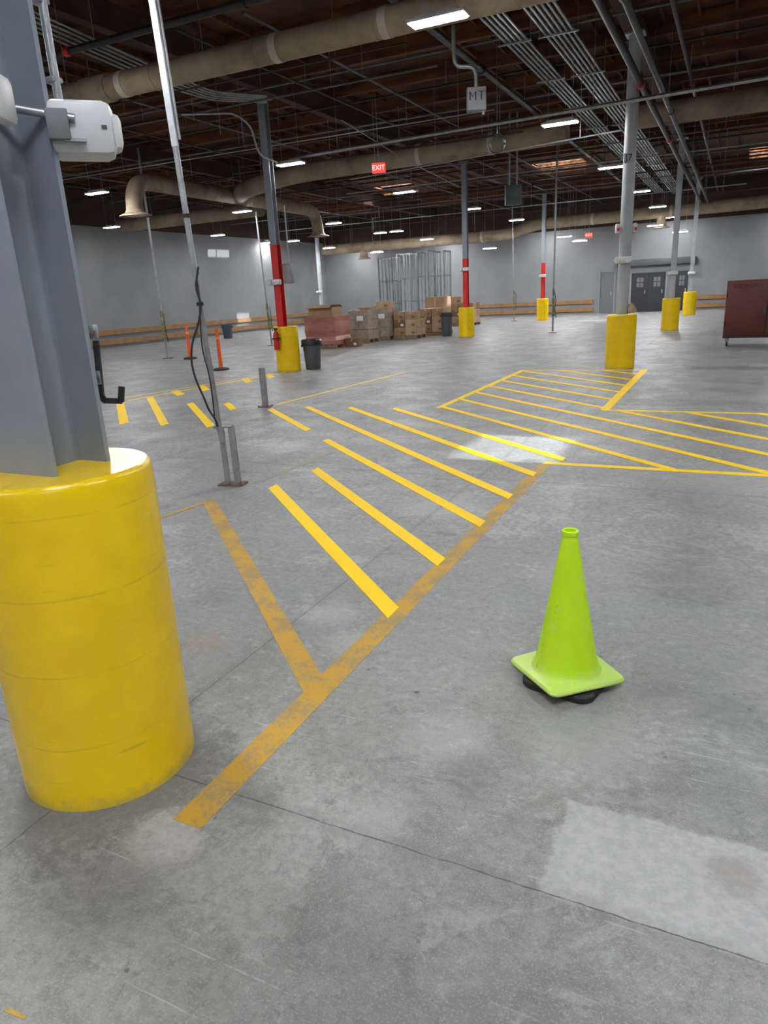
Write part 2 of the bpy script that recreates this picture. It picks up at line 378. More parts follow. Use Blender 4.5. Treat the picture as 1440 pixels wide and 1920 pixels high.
holes = [(4.38, 7.95, 1.15, 1.2), (-14.5, 32.0, 1.8, 1.0), (-6.9, 31.2, 2.0, 1.0), (-21.1, 30.4, .5, 1.7), (-17.85, 32.3, .75, 1.1), (.9, 33.8, 1.8, 1.0), (1.2, -1.2, 2.4, 2.4)]  # last skylight is added, unseen behind the camera, to brighten near floor and bollard
hr = [(x-w/2, x+w/2, y-d/2, y+d/2) for x, y, w, d in holes]
xs = sorted({XL-.2, XR+.2} | {v for h in hr for v in h[:2]}); ys = sorted({Y0-.2, Y1+.2} | {v for h in hr for v in h[2:]})
dk = MB()
for i in range(len(xs)-1):
    for j in range(len(ys)-1):
        cx, cy = (xs[i]+xs[i+1])/2, (ys[j]+ys[j+1])/2
        if any(h[0] < cx < h[1] and h[2] < cy < h[3] for h in hr): continue
        dk.box((cx, cy, ZC+.03), (xs[i+1]-xs[i], ys[j+1]-ys[j], .06))
ceil = struct(dk.build('ceiling', m_deck, smooth=False))
for h in hr:
    w = MB(); cx, cy = (h[0]+h[1])/2, (h[2]+h[3])/2
    for sx in (h[0]-.02, h[1]+.02): w.box((sx, cy, ZC+.03), (.04, h[3]-h[2]+.08, .14))
    w.box((cx, h[2]-.02, ZC+.03), (h[1]-h[0], .04, .14))
    w.box((cx, h[3]+.02, ZC+.03), (h[1]-h[0], .04, .14))
    if cy > 29 and h[1]-h[0] > 1:
        for kz in range(3): w.box((cx, h[3]+.05, 6.29-kz*.12), (h[1]-h[0], .05, .075))
    w.build('skylight_and_fill_curb', m_shaft, ceil, smooth=False)
y = Y0+1.3
while y < Y1:
    if not any(h[2]-.1 < y < h[3]+.1 for h in hr):
        MB().box(((XL+XR)/2, y, ZC-.15), (XR-XL, .12, .30)).build('purlin', m_wood, ceil, smooth=False)
    y += 1.9
x = XL+.5
while x < XR:
    if not any(h[0]-.2 < x < h[1]+.05 for h in hr):
        MB().box((x, (Y0+Y1)/2, ZC-.06), (.05, Y1-Y0, .12)).build('rafter', m_wood, ceil, smooth=False)
    x += .61
for x in (-16, -9, -2, 6.9):
    MB().box((x, (Y0+Y1)/2, 5.82), (.2, Y1-Y0, .4)).build('girder', m_beam, ceil, smooth=False)

# guard boards on the walls
for z in (.62, .22):
    for (ya, yb) in ((14, 27.6), (27.65, 40.2)):
        tag(MB().box((XL+.0452, (ya+yb)/2, z), (.09, yb-ya, .2)).build('guard_board', m_board, smooth=False),
            '%s wooden guard board on the left wall, %s length' % ('upper' if z > .4 else 'lower', 'nearer' if ya < 20 else 'farther'), 'guard board', 'wooden guard boards on the left wall')
for (pa, pb, w) in ((840, 1112, 'behind the cardboard boxes'), (1304, 1362, 'right of the dark doors')):
    a = PY(pa, 575, Y1).x; b_ = PY(pb, 575, Y1).x
    for z in (.62, .22):
        tag(MB().box(((a+b_)/2, Y1-.0452, z), (b_-a, .09, .2)).build('guard_board', m_board, smooth=False),
            '%s wooden guard board on the back wall %s' % ('upper' if z > .4 else 'lower', w), 'guard board', 'wooden guard boards on the back wall')
# doors in the back wall
def door(nm, x0, x1, h, leaves, mat, win):
    a = PY(x0, 560, Y1).x; b_ = PY(x1, 560, Y1).x; w = b_-a
    fr = MB()
    fr.box((a-.05, Y1-.04, h/2), (.1, .12, h)); fr.box((b_+.05, Y1-.04, h/2), (.1, .12, h)); fr.box(((a+b_)/2, Y1-.04, h+.05), (w+.2, .12, .1))
    f = struct(fr.build(nm, m_boxgrey, smooth=False))
    lw = w/leaves
    for i in range(leaves):
        cx = a+lw*(i+.5)
        lf = MB().box((cx, Y1-.03, h/2), (lw-.02, .05, h-.02)).build('door_leaf', mat, f, smooth=False)
        MB().box((cx+lw*.32, Y1-.09, 1.0), (.04, .06, .18)).build('door_handle', m_galv, lf)
        if win:
            for px in (-1, 1):
                for pz in (0, 1):
                    MB().box((cx+px*lw*.11, Y1-.058, 1.35+pz*.26), (lw*.18, .01, .22)).build('window_pane', m_pane, lf, smooth=False)
door('door_1', 1125, 1150, 2.1, 1, m_doorg, False)
door('door_2', 1183, 1246, 1.95, 2, m_doord, True)
door('door_3', 1264, 1288, 1.95, 1, m_doord, True)
a = PY(1155, 560, Y1).x; b_ = PY(1300, 560, Y1).x
o = MB().box(((a+b_)/2, Y1-.2, 2.45), (b_-a, .35, .32), bev=.03).build('trim_1', m_dgrey); struct(o)
# ------------------------------------------------------------------ floor markings
T = .0012
def stripe(a, b, w, mat, label, group, zi=0, cut=True, name='floor_stripe'):
    a = Vector((a[0], a[1])); b = Vector((b[0], b[1])); d = (b-a).normalized(); nrm = Vector((-d.y, d.x))
    if cut and abs(d.x) > .3 and abs(d.y) > .3:
        off = Vector((0, w/2/abs(d.x)))
    else: off = nrm*(w/2)
    pts = [a+off, a-off, b-off, b+off]
    area = sum(pts[i].x*pts[(i+1) % 4].y-pts[(i+1) % 4].x*pts[i].y for i in range(4))
    if area < 0: pts = pts[::-1]
    z = T*(1+zi)
    return tag(MB().prism(pts, .0002, z).build(name, mat, smooth=False), label, 'floor marking', group)
g1 = 'fresh yellow hatch stripes beside the long faded line'
px = [((511, 912), (738, 1150)), ((590, 880), (828, 1055)), ((610, 825), (905, 983)), ((575, 763), (958, 932)), ((655, 764), (1003, 890)), ((738, 766), (1058, 862))]
for i, (a, b) in enumerate(px):
    stripe(P(*a), P(*b), .10, m_fresh, 'fresh yellow diagonal stripe meeting the long faded line, %s from the nearest' % ORD[i] if i else 'nearest fresh yellow diagonal stripe, ending halfway along the long faded line', g1, 2)
g2 = 'old faded yellow lines'
stripe(P(350, 1545), P(1020, 872), .115, m_faded, 'long faded mustard line running from the near bollard past the cone', g2)
stripe(P(392, 940), P(590, 1288), .11, m_faded, 'faded mustard diagonal line left of the nearest fresh stripe', g2, .4)
stripe(P(300, 972), P(400, 936), .05, m_faded, 'thin worn orange line between near bollard and tall pole base', g2, 1)
stripe(P(480, 905), P(625, 848), .06, m_ghost, 'almost erased line right of the tall pole base', g2)
stripe(P(500, 775), P(560, 762), .05, m_ghost, 'almost erased short line in front of the short grey post', g2)
stripe(P(10, 1893), P(48, 1908), .01, m_faded, 'tiny yellow paint scrap at the bottom left corner', g2)
g3 = 'yellow border lines of the hatched walkway'
UB, VT = 6.42, 9.45
stripe((-3.7, 9.3), (-3.7, 13.95), .1, m_fresh, 'yellow border along the left side of the far hatched rectangle', g3, 0)
stripe((-3.75, 13.95), (-1.38, 13.95), .08, m_fresh, 'yellow border across the far end of the hatched rectangle', g3, .5)
stripe((-1.42, VT), (-1.42, 14.1), .12, m_fresh, 'yellow border from the hatched rectangle end toward the round column bollard', g3, 1)
stripe((-1.45, VT), (5, VT), .08, m_fresh, 'yellow border on the far side of the right hand hatching', g3, .5)
stripe((-1.5, UB), (5, UB), .09, m_fresh, 'yellow border on the near side of the right hand hatching', g3, .5)
g4 = 'yellow hatch stripes of the far walkway'
SL = .9
i = 0
for k in range(6, 15):
    U = 3.0+.735*k
    va = -3.7
    if U-SL*(va+1.45) > 13.95: va = -1.45-(13.95-U)/SL
    vb = -1.42
    if U < VT: vb = -1.45+(U-UB)/SL
    if vb - va < .15: continue
    stripe((va, U-SL*(va+1.45)), (vb, U-SL*(vb+1.45)), .09, m_fresh, 'diagonal yellow stripe inside the far hatched rectangle, %s from its near end' % ORD[i], g4, 2); i += 1
i = 0
for k in range(9, 15):
    U = 3.0+.735*k; va = -1.45+(U-VT)/SL; vb = min(-1.45+(U-UB)/SL, 5)
    stripe((va, VT), (vb, U-SL*(vb+1.45)), .09, m_fresh, 'diagonal yellow stripe in the right hand hatching, %s from the rectangle corner' % ORD[i], g4, 2); i += 1
g5 = 'short yellow dashes behind the tall pole'
for a, b, w, l in (((225, 755), (233, 795), .13, 'short yellow dash farthest left, beside the black column bracket'), ((281, 745), (309, 797), .12, 'short yellow dash second from the left, beyond the near column'),
                   ((356, 756), (396, 800), .12, 'yellow dash ending at the tall pole clamp'), ((424, 756), (438, 768), .12, 'tiny yellow dash right of the tall pole'),
                   ((506, 767), (578, 807), .1, 'yellow dash in front of the short grey post')):
    stripe(P(*a), P(*b), w, m_fresh, l, g5, 2)
g6 = 'thin yellow lines leading to the red column bollard'
stripe(P(240, 751), P(535, 698), .07, m_fresh, 'near rail of the yellow ladder marking left of the short post', g6)
stripe(P(215, 749), P(512, 700), .06, m_fresh, 'far rail of the yellow ladder marking beside the orange delineators', g6)
for i, (a, b) in enumerate((((327, 733), (340, 741)), ((376, 724), (387, 732)), ((458, 710), (468, 717)), ((500, 702), (510, 708)))):
    stripe(P(*a), P(*b), .16, m_fresh, 'yellow rung of the ladder marking, %s from the left' % ORD[i], 'yellow rungs of the ladder marking', 2)
stripe(P(520, 758), P(762, 697), .06, m_fresh, 'lone thin yellow line right of the short grey post', g6)

# ------------------------------------------------------------------ bollards and columns
def bollard(p, label, h=1.0, r=.272, name='bollard'):
    t = thing(name, label, 'bollard', (p.x, p.y, 0), group='yellow concrete bollards around the columns')
    MB().lathe([(r, 0), (r, .3), (r, .6), (r, h-.05), (r*.998, h-.035), (r*.99, h-.018), (r*.975, h-.006), (r*.95, h)], n=96).build('concrete_body', m_yel, t, world=False)
    return t
def hshape(w, d, tf, tw):   # flanges perpendicular to y
    return [(-w/2, -d/2), (w/2, -d/2), (w/2, -d/2+tf), (tw/2, -d/2+tf), (tw/2, d/2-tf), (w/2, d/2-tf), (w/2, d/2), (-w/2, d/2), (-w/2, d/2-tf), (-tw/2, d/2-tf), (-tw/2, -d/2+tf), (-w/2, -d/2+tf)]
ZT = 5.59
def column(p, z0, kind, label, mat, red=None, ztop=ZT):
    t = thing('steel_column', label, 'column', (p.x, p.y, z0), group='steel columns standing in bollards')
    def seg(nm, a, b, mt):
        m = MB()
        if kind == 'round': m.lathe([(.108, a-z0), (.108, b-z0)], n=28)
        elif kind == 'near': m.prism(hshape(.262, .225, .016, .012), a-z0, b-z0)
        else: m.prism(hshape(.165, .165, .014, .010), a-z0, b-z0)
        m.build(nm, mt, t, world=False, smooth=(kind == 'round'))
    if red:
        seg('painted_section', z0, red, m_red); seg('shaft', red, ztop, mat)
    else: seg('shaft', z0, ztop, mat)
    MB().box((0, 0, ztop-z0+.015), (.32, .3, .03)).build('cap_plate', m_steelmid, t, world=False, smooth=False)
    return t
pA = away(P(229, 1508), .3)
bollard(pA, 'large glossy yellow bollard in the near left foreground under the blue grey column', 1.115, .298)
pAc = pA - RGT*.004
colA = column(pAc, 1.115, 'near', 'wide blue grey steel column rising from the near yellow bollard', m_steelblue)
cols = {}
spec = [('B', (543, 697), 'h', 2.75, 'yellow bollard with the red extinguisher, left of the grey rubbish can', 'steel column painted red above the bollard with the extinguisher', m_steelmid),
        ('C', (1161, 692), 'round', None, 'yellow bollard at the far end of the hatched rectangle', 'pale round pipe column marked J7 behind the hatched rectangle', m_steelgrey),
        ('D', (875, 632), 'h', 2.6, 'yellow bollard right of the cardboard boxes and second rubbish can', 'steel column with red lower part right of the cardboard boxes', m_steelmid),
        ('E', (1017, 601), 'h', 2.6, 'small distant yellow bollard beneath a thin red column', 'distant steel column with red lower part, right of middle', m_steelmid),
        ('F', (1255, 620), 'h', None, 'yellow bollard between the round column and the red cabinet', 'pale steel column between the round column and the red cabinet', m_steelgrey),
        ('G', (1291, 591), 'h', None, 'most distant yellow bollard near the back doors', 'most distant pale steel column near the back doors', m_steelgrey)]
for k, q, kind, red, lb, lc, mt in spec:
    p = away(P(*q), .27); cols[k] = p
    bollard(p, lb); column(p - RGT*(.07 if k == 'B' else 0), 1.0, kind, lc, mt, red)
p = away(P(606, 612), .1); cols['K'] = p
column(p, 0, 'h', 'bare grey steel column behind the red wrapped pallet', m_steelgrey)

# labels and boxes on columns
elx = thing('emergency_light', '', 'emergency light')
MB().box((0, -.05, 0), (.30, .08, .12), bev=.02).build('housing', m_white, elx, world=False)
for s in (-1, 1): MB().lathe([(.045, 0), (.055, .05), (.05, .07)], n=16).xf(Matrix.Translation((s*.1, -.085, .0)) @ Matrix.Rotation(PI/2, 4, 'X')).build('lamp_head', m_white, elx, world=False)
first = True
for k, q, off, lb in (('C', (1167, 488), .108, 'white emergency light on the round J7 column'), ('B', (522, 529), .083, 'white emergency light on the red column by the extinguisher'),
                 ('D', (872, 505), .083, 'white emergency light on the red column right of the boxes'), ('E', (1017, 517), .083, 'white emergency light on the distant thin red column'),
                 ('F', (1261, 512), .083, 'white emergency light on the pale column left of the red cabinet'), ('G', (1295, 512), .083, 'white emergency light on the most distant pale column'),
                 ('K', (603, 547), .083, 'white emergency light on the bare grey column behind the wrapped pallet')):
    c = PD(q[0], q[1], cols[k]); sh = -.07 if k == 'B' else 0; c = Vector((cols[k].x+sh*cs, cols[k].y-off+sh*sn, c.z))
    if first: elx.location = c; elx['label'] = lb; elx['group'] = 'emergency lights on columns'; first = False
    else: dup(elx, c, 0, lb, 'emergency lights on columns')
z7 = PD(1175, 298, cols['C']).z
t = thing('column_marker', 'dark J7 marking on the round pipe column', 'sign', (cols['C'].x, cols['C'].y-.113, z7), CAMYAW*.8)
MB().box((0, 0, 0), (.17, .01, .15)).build('plate', m_steelgrey, t, world=False, smooth=False)
text('lettering', 'J7', .16, m_ink, t, (0, -.008, 0), (PI/2, 0, 0))
zc = PD(1168, 428, cols['C']).z
for s, w in ((-1, 'left'), (1, 'right')):
    t = thing('alarm_horn', 'small white and red alarm on the %s side of the round J7 column' % w, 'alarm', (cols['C'].x+s*.16*cs, cols['C'].y+s*.16*sn, zc), CAMYAW, 'alarms on the round column')
    MB().box((0, 0, 0), (.07, .08, .16), bev=.015).build('body', m_white, t, world=False)
    MB().box((0, -.045, -.02), (.04, .02, .06)).build('lens', m_red, t, world=False)
    MB().cyl((0, 0, 0), (-s*.08, 0, 0), .015).build('bracket', m_galv, t, world=False)
z = PD(543, 513, cols['B']).z
t = thing('breaker_box', 'light grey electrical box beside the red column by the extinguisher', 'electrical box', (cols['B'].x+.13, cols['B'].y+.1, z))
MB().box((0, 0, 0), (.2, .12, .42), bev=.01).build('body', m_boxlight, t, world=False)
MB().box((0, -.065, 0), (.17, .01, .37)).build('cover', m_boxlight, t, world=False)
MB().box((-.11, 0, .1), (.1, .04, .04)).build('bracket', m_galv, t, world=False)
MB().cyl((.05, 0, .2), (.05, 0, 1.4), .016).build('conduit', m_conduit, t, world=False)
t = thing('canvas_bag', 'tan canvas bag slumped on top of the round column bollard', 'bag', (cols['C'].x+.19, cols['C'].y-.02, 1.02))
MB().lathe([(.06, 0), (.085, .03), (.08, .08), (.055, .13), (.045, .16), (.02, .18)], n=14).xf(Matrix.Rotation(-.2, 4, 'Y')).build('sack', m_tan, t, world=False)
bp = cols['B'] - RGT*.2 - FWD*.28
t = thing('fire_extinguisher', 'red fire extinguisher hanging on the yellow bollard under the red column', 'fire extinguisher', (bp.x, bp.y, .50))
MB().lathe([(.055, 0), (.065, .02), (.065, .32), (.05, .38), (.025, .41), (.025, .45)], n=20).build('cylinder', m_red, t, world=False)
MB().box((0, 0, .46), (.03, .1, .05)).build('valve', m_black, t, world=False)
MB().tube(fillet([(.0, -.04, .45), (.08, -.05, .40), (.085, -.04, .2)], .05), .012).build('hose', m_black, t, world=False)
MB().box((0, .0, .25), (.14, .14, .03)).build('bracket', m_black, t, world=False)

# accessories on the near column
bc = Vector((pAc.x, pAc.y, 0))
def NP(px, py, dd=0.): return PD(px, py, bc + FWD*dd)
b = NP(118, 235, .12)
t = thing('electrical_conduit', 'galvanised conduit clamped up the right edge of the near blue grey column', 'conduit', (b.x, b.y, b.z))
top = Vector((b.x+.0, b.y, 5.5))
MB().cyl(b, top, .0125, n=14).build('pipe', m_galv, t)
for dz in (.12, .32):
    MB().box((b.x-.01, b.y, b.z+dz), (.042, .038, .016), bev=.004).build('clamp', m_galv, t)
c1 = NP(-40, 192, -.02); c2 = NP(140, 222, .04)
t = thing('support_pipe', 'galvanised pipe running sideways to the white sensor unit', 'pipe', c1)
MB().cyl(c1, c2, .012, n=14).build('pipe', m_galv, t)
MB().box(NP(105, 238, .08), (.035, .05, .05), bev=.005).build('clamp', m_black, t)
u = NP(172, 243, .1)
t = thing('wireless_unit', 'white plastic unit on a grey box clamped beside the near column', 'electronic unit', (u.x, u.y, u.z), CAMYAW+.35)
MB().box((-.03, .03, .0), (.19, .14, .15), bev=.028).build('white_housing', m_white, t, world=False)
MB().box((.06, .03, -.005), (.05, .1, .1), bev=.02).build('end_cap', m_white, t, world=False)
MB().box((-.09, -.045, .0), (.06, .05, .08), bev=.004).build('grey_box', m_boxgrey, t, world=False)
MB().box((-.05, -.02, -.04), (.06, .08, .008)).build('bracket', m_galv, t, world=False)
MB().box((.035, -.042, .0), (.015, .006, .008)).build('indicator', m_dgrey, t, world=False)
u = NP(-12, 180, -.16)
t = thing('wireless_unit', 'white plastic edge of a unit on the left face of the near column', 'electronic unit', (u.x, u.y, u.z), CAMYAW)
MB().box((0, .02, .0), (.05, .12, .12), bev=.02).build('white_housing', m_white, t, world=False)
for i, (px_, py_) in enumerate(((174, 622), (182, 708))):
    u = NP(px_, py_, .1)
    t = thing('bolt_plate', '%s small steel plate with a long bolt on the near column edge' % ('upper' if i == 0 else 'lower'), 'bracket', (u.x, u.y, u.z), CAMYAW, 'bolted plates on the near column')
    MB().box((0, 0, 0), (.03, .022, .045), bev=.004).build('plate', m_galv, t, world=False)
    MB().cyl((0, -.018, .0), (-.06, -.018, -.004), .0035, n=8).build('bolt', m_galv, t, world=False)
    MB().cyl((.006, -.012, .0), (.006, -.02, .0), .008, n=6).build('nut', m_rust, t, world=False)
k = [NP(180, 640, .1), NP(190, 742, .1), NP(196, 751, .1), NP(227, 752, .1), NP(228, 726, .1)]
m = MB()
for i in range(len(k)-1):
    d = k[i+1]-k[i]; rot = d.to_track_quat('Z', 'Y').to_matrix()
    m.box((k[i]+k[i+1])/2, (.012, .018, d.length+.005), rot=rot)
tag(m.build('steel_hook', m_rubber, smooth=False), 'black flat bar hook bolted low on the near column', 'hook')

# ------------------------------------------------------------------ tall service pole
pb = P(437, 908); pb = Vector((pb.x, pb.y, 0))
t = thing('floor_anchor_post', 'pair of short galvanised strut posts bolted to floor under the tall pole', 'post', pb)
MB().box((0, 0, .006), (.24, .14, .012), rz=.2).build('base_plate', m_rust, t, world=False, smooth=False)
def strut(a, b, w=.041):
    m = MB(); a = Vector(a); b = Vector(b); d = b-a; rot = d.to_track_quat('Z', 'Y').to_matrix(); c = (a+b)/2
    m.box(c+rot@Vector((0, .02, 0)), (w, .004, d.length), rot=rot)
    for s in (-1, 1):
        m.box(c+rot@Vector((s*w/2, 0, 0)), (.004, w, d.length), rot=rot)
        m.box(c+rot@Vector((s*w*.36, -w/2, 0)), (w*.26, .004, d.length), rot=rot)
    return m
strut(PD(428, 908, pb)-pb+Vector((0, 0, .01)), PD(414, 800, pb)-pb).build('strut', m_galv, t, world=False, smooth=False)
strut(PD(447, 908, pb)-pb+Vector((0, 0, .01)), PD(433, 798, pb)-pb, .05).build('strut', m_galv, t, world=False, smooth=False)
for s in ((-.1, .03), (.1, -.02), (.02, -.06)):
    MB().cyl((s[0], s[1], .012), (s[0], s[1], .035), .012, n=6).build('anchor_bolt', m_rust, t, world=False)
jt = PD(411, 800, pb - FWD*.04); mid = PD(327, 262, pb - FWD*.04); tp = PD(276, -60, pb - FWD*.04)
dirv = (tp-mid).normalized(); tp = mid+dirv*((5.96-mid.z)/dirv.z)
t = thing('service_pole', 'tall thin galvanised power pole in front of the far floor, leaning slightly', 'pole', jt)
MB().cyl(jt, mid, .024, n=16).build('lower_tube', m_galv, t)
strut(mid-dirv*.05, tp, .046).build('upper_strut', m_galv, t, smooth=False)
MB().cyl(mid+RGT*.042, tp+RGT*.042, .011, n=10).build('side_conduit', m_conduit, t)
MB().tube([jt+Vector((-.01, 0, .06)), jt, jt+Vector((.015, 0, -.05)), jt+Vector((.02, 0, -.14))], [.03, .032, .032, .025], n=14).build('clamp_joint', m_galv, t)
MB().cyl(jt-RGT*.05, jt+RGT*.11, .014, n=10).build('clamp_bolt', m_galv, t)
for f_ in (.22, .45, .75):
    c = jt+(mid-jt)*f_; MB().cyl(c, c+(mid-jt).normalized()*.03, .03, n=14).build('strap', m_rubber if f_ > .3 else m_galv, t)
pts = [PD(x_, y_, pb - FWD*.1) for x_, y_ in ((372, 500), (366, 540), (378, 570), (372, 610), (360, 640), (358, 680), (368, 715), (380, 740), (392, 770), (404, 785), (408, 800))]
tag(MB().tube(fillet(pts, .08, 3), .009, n=8).build('power_cable', m_rubber), 'black cable drooping along the lower part of the tall pole', 'cable')
pts = [PD(x_, y_, pb - FWD*.13) for x_, y_ in ((368, 520), (374, 560), (376, 620), (380, 660), (392, 700), (398, 740), (402, 780))]
tag(MB().tube(fillet(pts, .08, 3), .006, n=8).build('power_cable', m_rubber), 'thin black cable tied close to the tall pole', 'cable')
p = P(498, 763)
t = thing('short_post', 'short grey steel post standing alone on the floor', 'post', (p.x, p.y, 0))
MB().lathe([(.05, 0), (.05, .60), (.046, .605), (.04, .60)], n=20).build('pipe', m_galv, t, world=False)
MB().box((0, 0, .006), (.2, .2, .012), rz=.4).build('base_plate', m_rust, t, world=False, smooth=False)
for s in ((-.08, -.07), (.08, -.07), (.07, .08), (-.08, .07)): MB().cyl((s[0], s[1], .01), (s[0], s[1], .03), .012, n=6).build('anchor_bolt', m_rust, t, world=False)

# ------------------------------------------------------------------ lime cone
cl, cn_, cr = P(962, 1233, .06), P(1045, 1307, .06), P(1167, 1268, .06)
cc = (cl+cr)/2
yaw = math.atan2((cl-cn_).y, (cl-cn_).x)
t = thing('traffic_cone', 'lime green traffic cone with black weighted base on bare concrete', 'traffic cone', (cc.x, cc.y, 0), yaw)
def rrect(h, r, n=6):
    out = []
    for k_, (sx, sy) in enumerate(((1, 1), (-1, 1), (-1, -1), (1, -1))):
        for j in range(n+1):
            an = k_*PI/2+j/n*PI/2; out.append((sx*(h-r)+r*math.cos(an), sy*(h-r)+r*math.sin(an)))
    return out
an0 = .58; ca, sa = math.cos(an0), math.sin(an0)
m = MB(); inv = Matrix.Rotation(-yaw, 3, 'Z'); sh = inv @ (RGT*.006 - FWD*.006)
def rbp(h_): return [(ca*x_-sa*y_+sh.x, sa*x_+ca*y_+sh.y) for x_, y_ in rrect(h_, .06, 6)]
rings = [[m.bm.verts.new((x_, y_, z_)) for x_, y_ in rbp(h_)] for h_, z_ in ((.150, 0), (.154, .006), (.154, .026), (.146, .034))]
m.bm.faces.new(rings[0][::-1]); m.bm.faces.new(rings[-1])
for a_, b_ in zip(rings, rings[1:]):
    for j in range(len(a_)): m.bm.faces.new((a_[j], a_[(j+1) % len(a_)], b_[(j+1) % len(a_)], b_[j]))
m.build('rubber_base', m_rubber, t, world=False)
m = MB()
pr = [(.165, .036), (.174, .040), (.176, .048), (.170, .058), (.150, .062), (.125, .064)]
rings = []
for h_, z_ in pr: rings.append([m.bm.verts.new((x_, y_, z_ + .012*(abs(x_)*abs(y_)/.03)*(1 if x_*y_ < 0 else -.2))) for x_, y_ in rrect(h_, .03)])
m.bm.faces.new(rings[0][::-1]); m.bm.faces.new(rings[-1])
for a_, b_ in zip(rings, rings[1:]):
    for j in range(len(a_)): m.bm.faces.new((a_[j], a_[(j+1) % len(a_)], b_[(j+1) % len(a_)], b_[j]))
base = m.build('flange', m_lime, t, world=False)
MB().lathe([(.150, .058), (.139, .068), (.132, .082), (.125, .11), (.118, .14), (.030, .648), (.033, .650), (.033, .668), (.028, .672), (.023, .668), (.02, .58), (.0005, .58)], n=56).build('cone_body', m_lime, t, world=False)

# ------------------------------------------------------------------ delineators
dl = thing('delineator_post', '', 'delineator', group='orange delineator posts by the ladder marking')
MB().lathe([(.2, 0), (.2, .03), (.17, .05), (.06, .07)], n=8).build('rubber_base', m_rubber, dl, world=False)
MB().lathe([(.05, .06), (.046, .4), (.042, .90), (.042, .94), (.028, .95), (.028, 1.00), (.012, 1.01)], n=18).build('post', m_orange, dl, world=False)
MB().lathe([(.0465, .74), (.0455, .80)], n=18).build('reflective_band', m_band2, dl, world=False)
p = P(415, 694); dl.location = (p.x, p.y, 0); dl['label'] = 'orange delineator post with black base, nearer and right of the pair'
p = P(357, 673); dup(dl, (p.x, p.y, 0), 0, 'orange delineator post with black base, farther and left of the pair')

# ------------------------------------------------------------------ rubbish cans
def can(p, label, mt, h=.72, r=.27, bag=True):
    t = thing('rubbish_can', label, 'rubbish can', (p.x, p.y, 0), CAMYAW, 'rubbish cans on the warehouse floor')
    MB().lathe([(r*.78, 0), (r*.8, .02), (r*.98, h-.09), (r*1.0, h-.07), (r*1.08, h-.06), (r*1.08, h), (r*.98, h), (r*.95, h-.1), (r*.7, .06), (.001, .05)], n=32).build('can_body', mt, t, world=False)
    if bag: MB().lathe([(r*1.1, h-.12), (r*1.12, h-.02), (r*1.05, h+.015), (r*.95, h-.01), (r*.9, h-.12)], n=24, cap=False).build('bin_liner', m_bag, t, world=False)
    for s in (-1, 1): MB().box((s*r*1.06, 0, h-.12), (.05, .1, .05), bev=.01).build('handle', mt, t, world=False)
    return t
can(away(P(588, 693), .2), 'dark grey round rubbish can with black liner beside the red column bollard', m_can, .66, .215)
can(away(P(838, 631), .2), 'grey rubbish can standing between cardboard boxes and the second red column', m_can, .82, .22)
can(away(P(428, 635), .22), 'small blue grey bin against the far left wall', m_canblue, .62, .24, False)

# ------------------------------------------------------------------ pallets and cartons
def pallet(p, label, w=1.2, d=1.05):
    t = thing('wooden_pallet', label, 'pallet', (p[0], p[1], 0), group='wooden pallets under the goods')
    for y_ in (-.45*d, 0, .45*d): MB().box((0, y_, .06), (w, .08, .09)).build('stringer', m_pallet, t, world=False, smooth=False)
    for i in range(6): MB().box((-w/2+.06+i*(w-.12)/5, 0, .1175), (.11, d, .02)).build('deck_board', m_pallet, t, world=False, smooth=False)
    for i in range(3): MB().box((-w/2+.06+i*(w-.12)/2, 0, .0075), (.11, d, .015)).build('bottom_board', m_pallet, t, world=False, smooth=False)
    return t
def carton(x, y, z, w, d, h, label, mt=None, group='cardboard boxes on the pallets', open_=False, rz=0., lab=True):
    t = thing('cardboard_box', label, 'box', (x, y, z), rz, group)
    mt = mt or m_card
    if open_:
        m = MB(); e = .008
        m.box((0, 0, e/2), (w, d, e)); m.box((0, -d/2, h/2), (w, e, h)); m.box((0, d/2, h/2), (w, e, h)); m.box((-w/2, 0, h/2), (e, d, h)); m.box((w/2, 0, h/2), (e, d, h))
        m.build('carton', mt, t, world=False, smooth=False)
        for s in (-1, 1):
            MB().box((0, s*(d/2+d*.12), h+.03), (w, d*.28, e), rot=Matrix.Rotation(-s*.5, 3, 'X')).build('flap', mt, t, world=False, smooth=False)
    else:
        MB().box((0, 0, h/2), (w, d, h), bev=.006).build('carton', mt, t, world=False, smooth=False)
        MB().box((0, 0, h+.0008), (.06, d, .0016)).build('tape', m_tape, t, world=False, smooth=False)
        MB().box((0, -d/2-.001, h*.85), (.06, .002, h*.3)).build('tape', m_tape, t, world=False, smooth=False)
        if lab: MB().box((w*.25, -d/2-.001, h*.35), (w*.25, .002, h*.3)).build('paper_label', m_card2 if mt is not m_card2 else m_sign, t, world=False, smooth=False)
    return t
q = P(574, 655); W1, D1 = 1.12, 1.0
cx, cy = q.x+W1/2-.05, q.y+D1/2+.1
pallet((cx, cy), 'pallet beneath the red film wrapped load', W1+.04, D1+.04)
t = thing('wrapped_load', 'pallet load wrapped in red tinted stretch film, beside the rubbish can', 'pallet load', (cx, cy, .1285))
m = MB(); levels = []
for z_ in [0, .12, .25, .4, .55, .7, .8, .85]:
    g_ = .015*math.sin(z_*17); levels.append([m.bm.verts.new((sx*(W1/2+g_), sy*(D1/2+g_), z_)) for sx, sy in ((-1, -1), (1, -1), (1, 1), (-1, 1))])
m.bm.faces.new(levels[0][::-1]); m.bm.faces.new(levels[-1])
for a_, b_ in zip(levels, levels[1:]):
    for j in range(4): m.bm.faces.new((a_[j], a_[(j+1) % 4], b_[(j+1) % 4], b_[j]))
m.build('film_wrap', m_wrapred, t, world=False, smooth=False)
MB().box((0, 0, .865), (W1-.1, D1-.1, .03)).build('top_sheet', m_card, t, world=False, smooth=False)
z0 = .1285+.881
